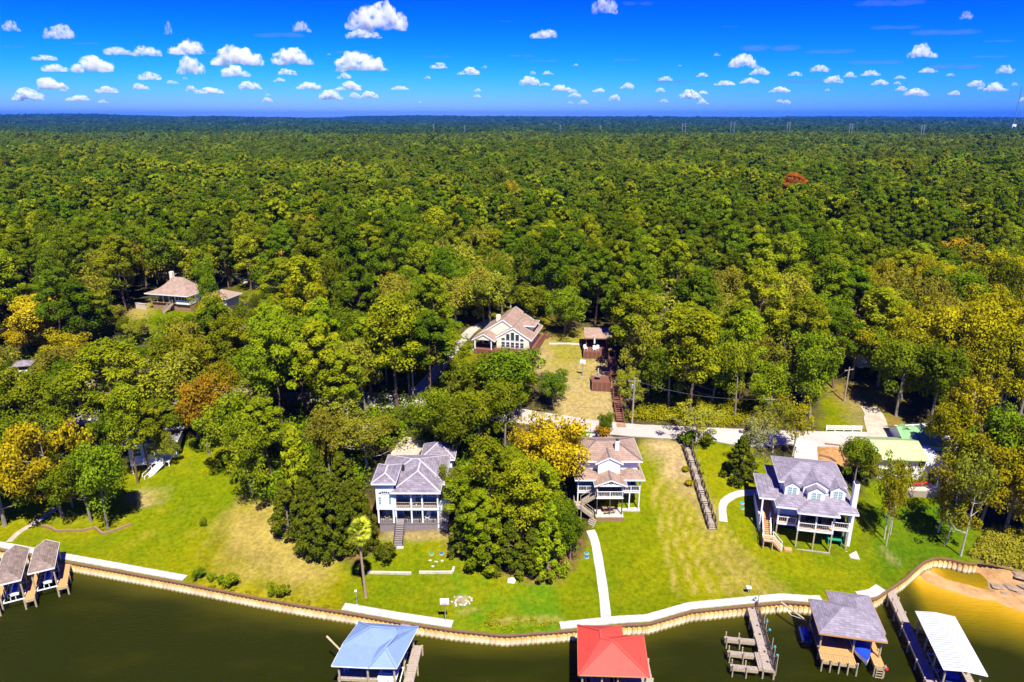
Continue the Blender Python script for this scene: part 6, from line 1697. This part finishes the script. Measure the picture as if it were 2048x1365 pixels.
for k, (px, py) in enumerate(((1371,944),(1379,972),(1399,932),(1404,948))):
    X, Y, Z = G3(px, py); t = thing("ornamental_grass", ["pale yellow ornamental grass clump beside the long staircase, upper","pale yellow ornamental grass clump beside the long staircase, lower","small ornamental grass on the staircase bed's house side, upper","small ornamental grass on the staircase bed's house side, lower"][k], "grass clump", (X,Y,Z))
    s_ = (1.0,1.15,.6,.7)[k]; vs, fs = [], []
    for j in range(220):
        a = g2.uniform(0,6.28); l_ = s_*g2.uniform(.6,1.1); w = .05; r1 = l_*g2.uniform(.3,.9); d = Vector((math.cos(a), math.sin(a), 0)); s = Vector((-d.y,d.x,0)); i = len(vs)
        vs += [d*.1-s*w, d*.1+s*w, d*(r1*.55)+s*w+Vector((0,0,l_*.75)), d*(r1*.55)-s*w+Vector((0,0,l_*.75)), d*r1+Vector((0,0,l_*.55))]; fs += [(i,i+1,i+2,i+3),(i+3,i+2,i+4)]
    me = MB().add(vs, fs).mesh("blades", LEAF['lime']); a_ = me.attributes.new("tint", 'FLOAT', 'FACE'); a_.data.foreach_set("value", g2.random(len(me.polygons)).astype(np.float32)); link("blades", me, t); MB().lathe([(.2,-.1),(.15,.1)], n=8).build("crown_base", M['wood_brown'], t)

# --- rough grass, weeds and low scrub at the edges
def scrub(name, label, polys_px, n, size, per, material, hgt=.5, seed=1):
    g3 = np.random.default_rng(seed); cs = []
    for pl_ in polys_px:
        W = gp(pl_); xs = [q[0] for q in W]; ys = [q[1] for q in W]; m_ = 0
        cx_ = g3.uniform(min(xs), max(xs), n*4); cy_ = g3.uniform(min(ys), max(ys), n*4); ok = inside(W, cx_, cy_)
        cs.append(np.stack([cx_[ok], cy_[ok]], -1)[:n])
    A_ = np.concatenate(cs); z_ = terr(A_[:,0], A_[:,1]); r_ = g3.uniform(.25,.6,len(A_))*hgt/.5
    V_, Q_, T_ = leaves(np.stack([A_[:,0], A_[:,1], z_+r_*.45], -1), r_, per, size, .9, seed, .4, .6, 1.4)
    return tag(link(name, leaf_mesh(name, V_, Q_, T_, material)), label, "scrub", None, "stuff")
scrub("weeds", "yellowish weeds growing along the top of the seawall", [[(395,1162),(690,1219),(690,1226),(380,1170)],[(955,1252),(985,1225),(1010,1238),(1060,1232),(1090,1246),(1120,1243),(1122,1256),(1060,1262),(985,1264)]], 70, .14, 18, LEAF['lime'], .26, 3)
scrub("scrub", "rough grass and scrub on the bank above the rocks", [[(1940,1112),(1985,1060),(2090,1075),(2090,1150),(2000,1130)]], 420, .24, 34, LEAF['olive'], .8, 5)
scrub("roadside_scrub", "green and yellow scrub on the verge above the road", [[(1250,840),(1340,845),(1420,850),(1420,790),(1290,800)],[(1420,850),(1560,860),(1560,800),(1420,800)]], 420, .24, 34, LEAF['lime'], .8, 6)
scrub("undergrowth", "dark low undergrowth between the trees of the wood", [[(470,800),(1000,800),(1000,900),(470,900)],[(0,640),(480,640),(480,800),(0,800)],[(480,560),(940,560),(940,800),(480,800)],[(1260,560),(1640,560),(1640,800),(1260,800)],[(1640,560),(2048,560),(2048,760),(1640,760)],[(480,900),(740,900),(720,1010),(500,1000)],[(920,900),(1120,900),(1120,1060),(930,1060)]], 700, .34, 22, LEAF['oak'], 1.3, 7)

# --- rocks on the beach
for k in range(26):
    px, py = 1985+g2.uniform(-5,75), 1135+g2.uniform(-8,55); X, Y = GZ(px, py, .5)
    o = link("beach_rock", RB[k%6]); q = .22+.75*g2.random()**2; o.location = (X, Y, float(bed(np.array([X]), np.array([Y]))[0])+.02); o.scale = (q*1.6,q,q*.45); o.rotation_euler = (0,0,g2.uniform(-.8,.2))
    tag(o, "flat brownish rock lying on the sand of the cove", "rock", "rocks on the cove's beach")

# ================================================================== power poles and wires
POLES = {}
def power_pole(key, px, py, h_, label, rz=0., box_=True):
    X, Y, Z = G3(px, py); t = thing("utility_pole", label, "utility pole", (X,Y,Z), rz)
    MB().tube([(0,0,-.5),(0,0,h_)], [.17,.11], 8).build("pole", M['wood_grey'], t); MB().bar((-1.1,0,h_-.5),(1.1,0,h_-.5),.1,.12).build("crossarm", M['wood_grey'], t)
    for x_ in (-1,0,1): MB().lathe([(.05,0),(.06,.1),(.03,.18)], (x_,0,h_-.43 if x_ else h_), 6).build("insulator", M['steel'], t)
    if box_:
        MB().lathe([(.2,0),(.24,.1),(.24,.75),(.18,.85)], (-.35,0,h_-1.9), 10).build("transformer", M['steel'], t)
    POLES[key] = (X, Y, Z+h_)
power_pole('a', 1264, 848, 8.6, "wooden utility pole with transformer beside the red-brown hillside stairs")
power_pole('b', 1532, 884, 8.2, "wooden utility pole at the road behind the dormered white house")
power_pole('c', 1688, 803, 6.8, "leaning wooden utility pole beside the gravel lane's grass", .4, False)
power_pole('d', 412, 547, 7.5, "utility pole with grey transformer behind the bell-roofed house")
power_pole('e', 827, 800, 9.0, "dark utility pole by the drive beside the tallest pine", .3, False)
power_pole('f', -60, 880, 9.0, "utility pole at the road's wooded end below the gazebo", .2, False)
def wire(a, b_, label, sag=1.0, dx=0.):
    A_, B_ = Vector(a)+Vector((dx,0,-.35)), Vector(b_)+Vector((dx,0,-.35)); t = MB().tube([A_.lerp(B_, u)-Vector((0,0,sag*4*u*(1-u))) for u in np.linspace(0,1,17)], .022, 4).build("power_line", M['black'], None)
    tag(t, label, "wire", "power lines along the road")
for (u, v, lb) in (('a','b',"power line sagging along the road between the stairs' pole and the dormered house's pole"),('e','a',"power line crossing the hillside between the tallest pine's pole and the stairs' pole"),('b','c',"power line from the dormered house's pole up to the gravel lane's pole")):
    wire(POLES[u], POLES[v], lb, 1.2, .0)
    
# ================================================================== far away: transmission poles, radio mast
def t_pole(px, dist, h_, k):
    X = (px-1024)/1366*(dist*_cp+50*_sp); Y = dist; Z = tz(X, Y)
    t = thing("transmission_pole", "tall pale steel transmission pole rising from the distant forest", "pole", (X,Y,Z), 0, "transmission line across the forest")
    MB().tube([(0,0,0),(0,0,h_)], [.9,.5], 8).build("pole", M['steel'], t)
    for z_ in (.82,.9,.98): MB().bar((-2.6,0,h_*z_),(2.6,0,h_*z_),.5).build("arm", M['steel'], t)
for k, (px, dist) in enumerate(((1120,1750),(1200,1740),(1363,1700),(1369,1700),(1459,1640),(1466,1640),(1571,1560),(1576,1560),(1695,1500),(1700,1500),(1838,1440),(1843,1440),(2044,1380),(930,1800),(868,1820))):
    t_pole(px, dist, 40 if px < 1300 else 45, k)
MD = 2600; X = (2030-1024)/1366*MD*_cp; t = thing("radio_mast", "slender radio mast with guy wires on the horizon", "mast", (X, MD, tz(X,MD)))
for k in range(3):
    a = k*2.094; MB().bar((1.2*math.cos(a),1.2*math.sin(a),0),(1.0*math.cos(a),1.0*math.sin(a),172),.5).build("leg", M['steel'], t)
mb = MB()
for z_ in range(0, 170, 6):
    for k in range(3): a, c = k*2.094, (k+1)*2.094; mb.bar((1.2*math.cos(a),1.2*math.sin(a),z_),(1.2*math.cos(c),1.2*math.sin(c),z_+6),.3)
mb.build("lattice", M['steel'], t); box(t, "hut", M['white'], -7, 7, -5, 4, 0, 42)
for k in range(3):
    a = k*2.094+.5; MB().bar((0,0,150),(70*math.cos(a),70*math.sin(a),0),.15).build("guy_wire", M['steel'], t)
# ================================================================== clouds
cm = bpy.data.materials.new("cumulus"); cm.use_nodes = True; N, L = cm.node_tree.nodes, cm.node_tree.links; N.clear()
pv_ = N.new("ShaderNodeVolumePrincipled"); pv_.inputs["Color"].default_value = (.995,.995,.998,1); pv_.inputs["Density"].default_value = .0075; pv_.inputs["Anisotropy"].default_value = -.25
o_ = N.new("ShaderNodeOutputMaterial"); L.new(pv_.outputs[0], o_.inputs["Volume"])
tc_ = N.new("ShaderNodeTexCoord"); nz_ = N.new("ShaderNodeTexNoise"); nz_.inputs["Scale"].default_value = 3.4; nz_.inputs["Detail"].default_value = 5; nz_.inputs["Roughness"].default_value = .62
oi_ = N.new("ShaderNodeObjectInfo"); va_ = N.new("ShaderNodeVectorMath"); va_.operation = 'ADD'; sc2 = N.new("ShaderNodeVectorMath"); sc2.operation = 'SCALE'; sc2.inputs["Scale"].default_value = .00037
L.new(oi_.outputs["Location"], sc2.inputs[0]); L.new(tc_.outputs["Object"], va_.inputs[0]); L.new(sc2.outputs[0], va_.inputs[1]); L.new(va_.outputs[0], nz_.inputs["Vector"])
mr_ = N.new("ShaderNodeMapRange"); mr_.inputs[1].default_value = .455; mr_.inputs[2].default_value = .60; mr_.inputs[3].default_value = 0; mr_.inputs[4].default_value = .013
L.new(nz_.outputs["Fac"], mr_.inputs[0]); L.new(mr_.outputs[0], pv_.inputs["Density"])
tm_ = bpy.data.materials.new("thin_cloud"); tm_.use_nodes = True; N, L = tm_.node_tree.nodes, tm_.node_tree.links; N.clear()
pv2 = N.new("ShaderNodeVolumePrincipled"); pv2.inputs["Color"].default_value = (.22,.38,.72,1); pv2.inputs["Density"].default_value = .0012
o_ = N.new("ShaderNodeOutputMaterial"); L.new(pv2.outputs[0], o_.inputs["Volume"])
tex = bpy.data.textures.new("billow", 'CLOUDS'); tex.noise_scale = .3; tex.noise_depth = 5
tex2 = bpy.data.textures.new("billow_fine", 'CLOUDS'); tex2.noise_scale = .09; tex2.noise_depth = 4
def cloud_mesh(seed, aspect, thin=False):
    g3 = np.random.default_rng(seed); bm = bmesh.new(); n = 16 if not thin else 12
    for k in range(n):
        u = g3.uniform(-1,1); hh_ = (1-u*u)*aspect*(.5+.8*g3.random()) if not thin else .1*g3.random()
        r_ = (.22+.22*(1-u*u)*g3.random()) if not thin else .16+.12*g3.random()
        mtx = Matrix.Translation((u*.85, g3.uniform(-.35,.35), max(r_*.35, hh_*.7))) @ Matrix.Diagonal((r_*(1.7 if thin else 1.15), r_, r_*(.35 if thin else .78), 1))
        bmesh.ops.create_icosphere(bm, subdivisions=3, radius=1, matrix=mtx)
    me = bpy.data.meshes.new("cloud_raw"); bm.to_mesh(me); bm.free()
    o = bpy.data.objects.new("cloud_raw", me); COL.objects.link(o)
    rm = o.modifiers.new("r", 'REMESH'); rm.mode = 'VOXEL'; rm.voxel_size = .02
    dp = o.modifiers.new("d", 'DISPLACE'); dp.texture = tex; dp.strength = .34 if not thin else .12; dp.mid_level = .55; dp.texture_coords = 'LOCAL'
    dp2 = o.modifiers.new("d2", 'DISPLACE'); dp2.texture = tex2; dp2.strength = .12; dp2.mid_level = .5; dp2.texture_coords = 'LOCAL'
    dg = bpy.context.evaluated_depsgraph_get(); ev_ = o.evaluated_get(dg); out = bpy.data.meshes.new_from_object(ev_)
    bpy.data.objects.remove(o); bpy.data.meshes.remove(me)
    for v in out.vertices:
        if v.co.z < .03: v.co.z = .03 + (v.co.z-.03)*.25
    out.name = "cloud"; out.materials.clear(); out.materials.append(tm_ if thin else cm)
    return out
CL = [cloud_mesh(k, a) for k, a in enumerate((.55,.75,.4,.6,.35))]
TH = [cloud_mesh(40+k, .1, True) for k in range(3)]
def cloud(px, py, wpx, hpx, kind=0, label=None, group=None):
    base_y = py + hpx/2
    el = math.atan2(682.5-base_y, 1366) - PITCH
    D = min(46000, max(9000, 1150/max(math.tan(el), .02)))
    dx, dy, dz = _ray(px, base_y); t_ = D/dy
    X, Z = dx*t_, CAM_H + dz*t_
    w = wpx*.95/1366*t_; hpx = hpx*.8
    thin = kind == 1
    o = link("cloud", random.choice(TH if thin else CL)); o.location = (X, D, Z); o.scale = (w/2, w/2*1.0, hpx/1366*t_/(.62 if not thin else .3)); o.rotation_euler = (0, 0, 0 if random.random() < .5 else math.pi)
    tag(o, label, "cloud", group)
BIG = [(755,38,125,50,"largest cumulus cloud, ragged and bright, high over the forest"),(727,69,75,16,"flat cloud bar just beneath the largest cumulus"),(480,113,105,38,"broad bright cumulus with a lifted tower at one end"),(582,113,85,34,"two-humped cumulus beside the broad towered one"),(720,126,112,34,"long low bright cumulus with a domed middle"),(380,92,85,34,"cumulus with a thin plume rising from one end"),(338,58,16,24,"small ragged puff above the plumed cumulus"),(385,132,56,36,"lumpy cumulus below the plumed one"),(603,54,38,22,"small round bright cumulus standing alone"),(122,66,62,26,"rounded bright cumulus over the bell-roofed house's side of the sky"),(22,52,34,22,"small cumulus next to the rounded bright one"),(190,130,90,30,"long cumulus with a double crest, low over the forest"),(235,100,58,20,"small tilted cumulus above the double-crested one"),(296,103,60,20,"small cumulus beside the tilted one"),(1210,12,56,32,"bright cumulus cut by the sky's top edge of view, alone"),(1094,66,72,20,"flat-bottomed cumulus alone in open blue"),(1484,122,64,28,"compact bright cumulus above the transmission poles"),(1843,103,60,26,"bright cumulus on a long grey base, radio mast side"),(1932,32,28,14,"small white knob on a broad grey cloud, radio mast side"),(100,165,68,28,"faint ragged cumulus low over the wooded hills")]
for (px, py, w, hh_, lb) in BIG: cloud(px, py, w, hh_, 0, lb)
g3 = np.random.default_rng(21)
LOWL = ("small white cumulus in the crowd of puffs low over the horizon", "low puffs over the horizon")
for (px, py) in [(110,134),(90,114),(300,150),(575,145),(470,143),(690,152),(940,143),(1060,163),(1090,168),(1120,175),(1255,172),(1330,158),(1405,150),(1520,143),(1590,148),(1640,138),(1665,160),(1760,165),(1800,155),(1855,140),(1900,150),(1990,175),(1950,168),(700,173),(800,175),(660,190),(620,172),(500,172),(420,180),(345,165),(280,172),(215,178),(560,160),(740,190),(880,130),(1150,190),(1200,180),(1380,190),(1450,165),(1500,162),(1320,180),(1700,150),(1740,145),(2010,140),(1560,180),(1830,185),(1910,185),(60,190),(160,195)]:
    w = g3.uniform(22,58)*(1.1 if px < 800 else .85); cloud(px, py, w, w*g3.uniform(.26,.42), 0, *LOWL)
for k in range(46):
    px = g3.uniform(0, 2048); py = 205 - 110*g3.random()**1.6; w = g3.uniform(10, 26); cloud(px, py, w, w*g3.uniform(.3,.5), 0, "tiny white cloud scrap scattered among the low puffs", "cloud scraps")
for (px, py, w) in [(1530,92,130),(1890,58,150),(1790,50,110),(1660,100,110),(1090,120,70),(1010,42,34),(1460,52,40),(880,112,70),(1340,160,90),(1600,160,100),(1750,120,120),(1900,130,110),(2000,80,60),(1040,110,60),(1780,2,150),(1270,5,70),(170,85,60),(20,92,50),(430,105,50),(560,66,110),(700,100,90),(1250,118,60),(1980,110,80)]:
    cloud(px, py, w, w*.16, 1, "thin blue-grey cloud wisp floating between the white puffs", "thin grey wisps")

# ================================================================== air
hz = MB().box(-17000, 17000, -900, 15500, -8, 190).build("haze", None)
hm = bpy.data.materials.new("haze"); hm.use_nodes = True; N, L = hm.node_tree.nodes, hm.node_tree.links; N.clear()
pv3 = N.new("ShaderNodeVolumePrincipled"); pv3.inputs["Color"].default_value = (.012,.10,.42,1); pv3.inputs["Density"].default_value = .0001; pv3.inputs["Anisotropy"].default_value = 0; pv3.inputs["Absorption Color"].default_value = (0,.12,.9,1)
o_ = N.new("ShaderNodeOutputMaterial"); L.new(pv3.outputs[0], o_.inputs["Volume"])
hz.data.materials.append(hm)
tag(hz, "thin blue haze lying over the far forest and hills", "haze", None, "stuff")
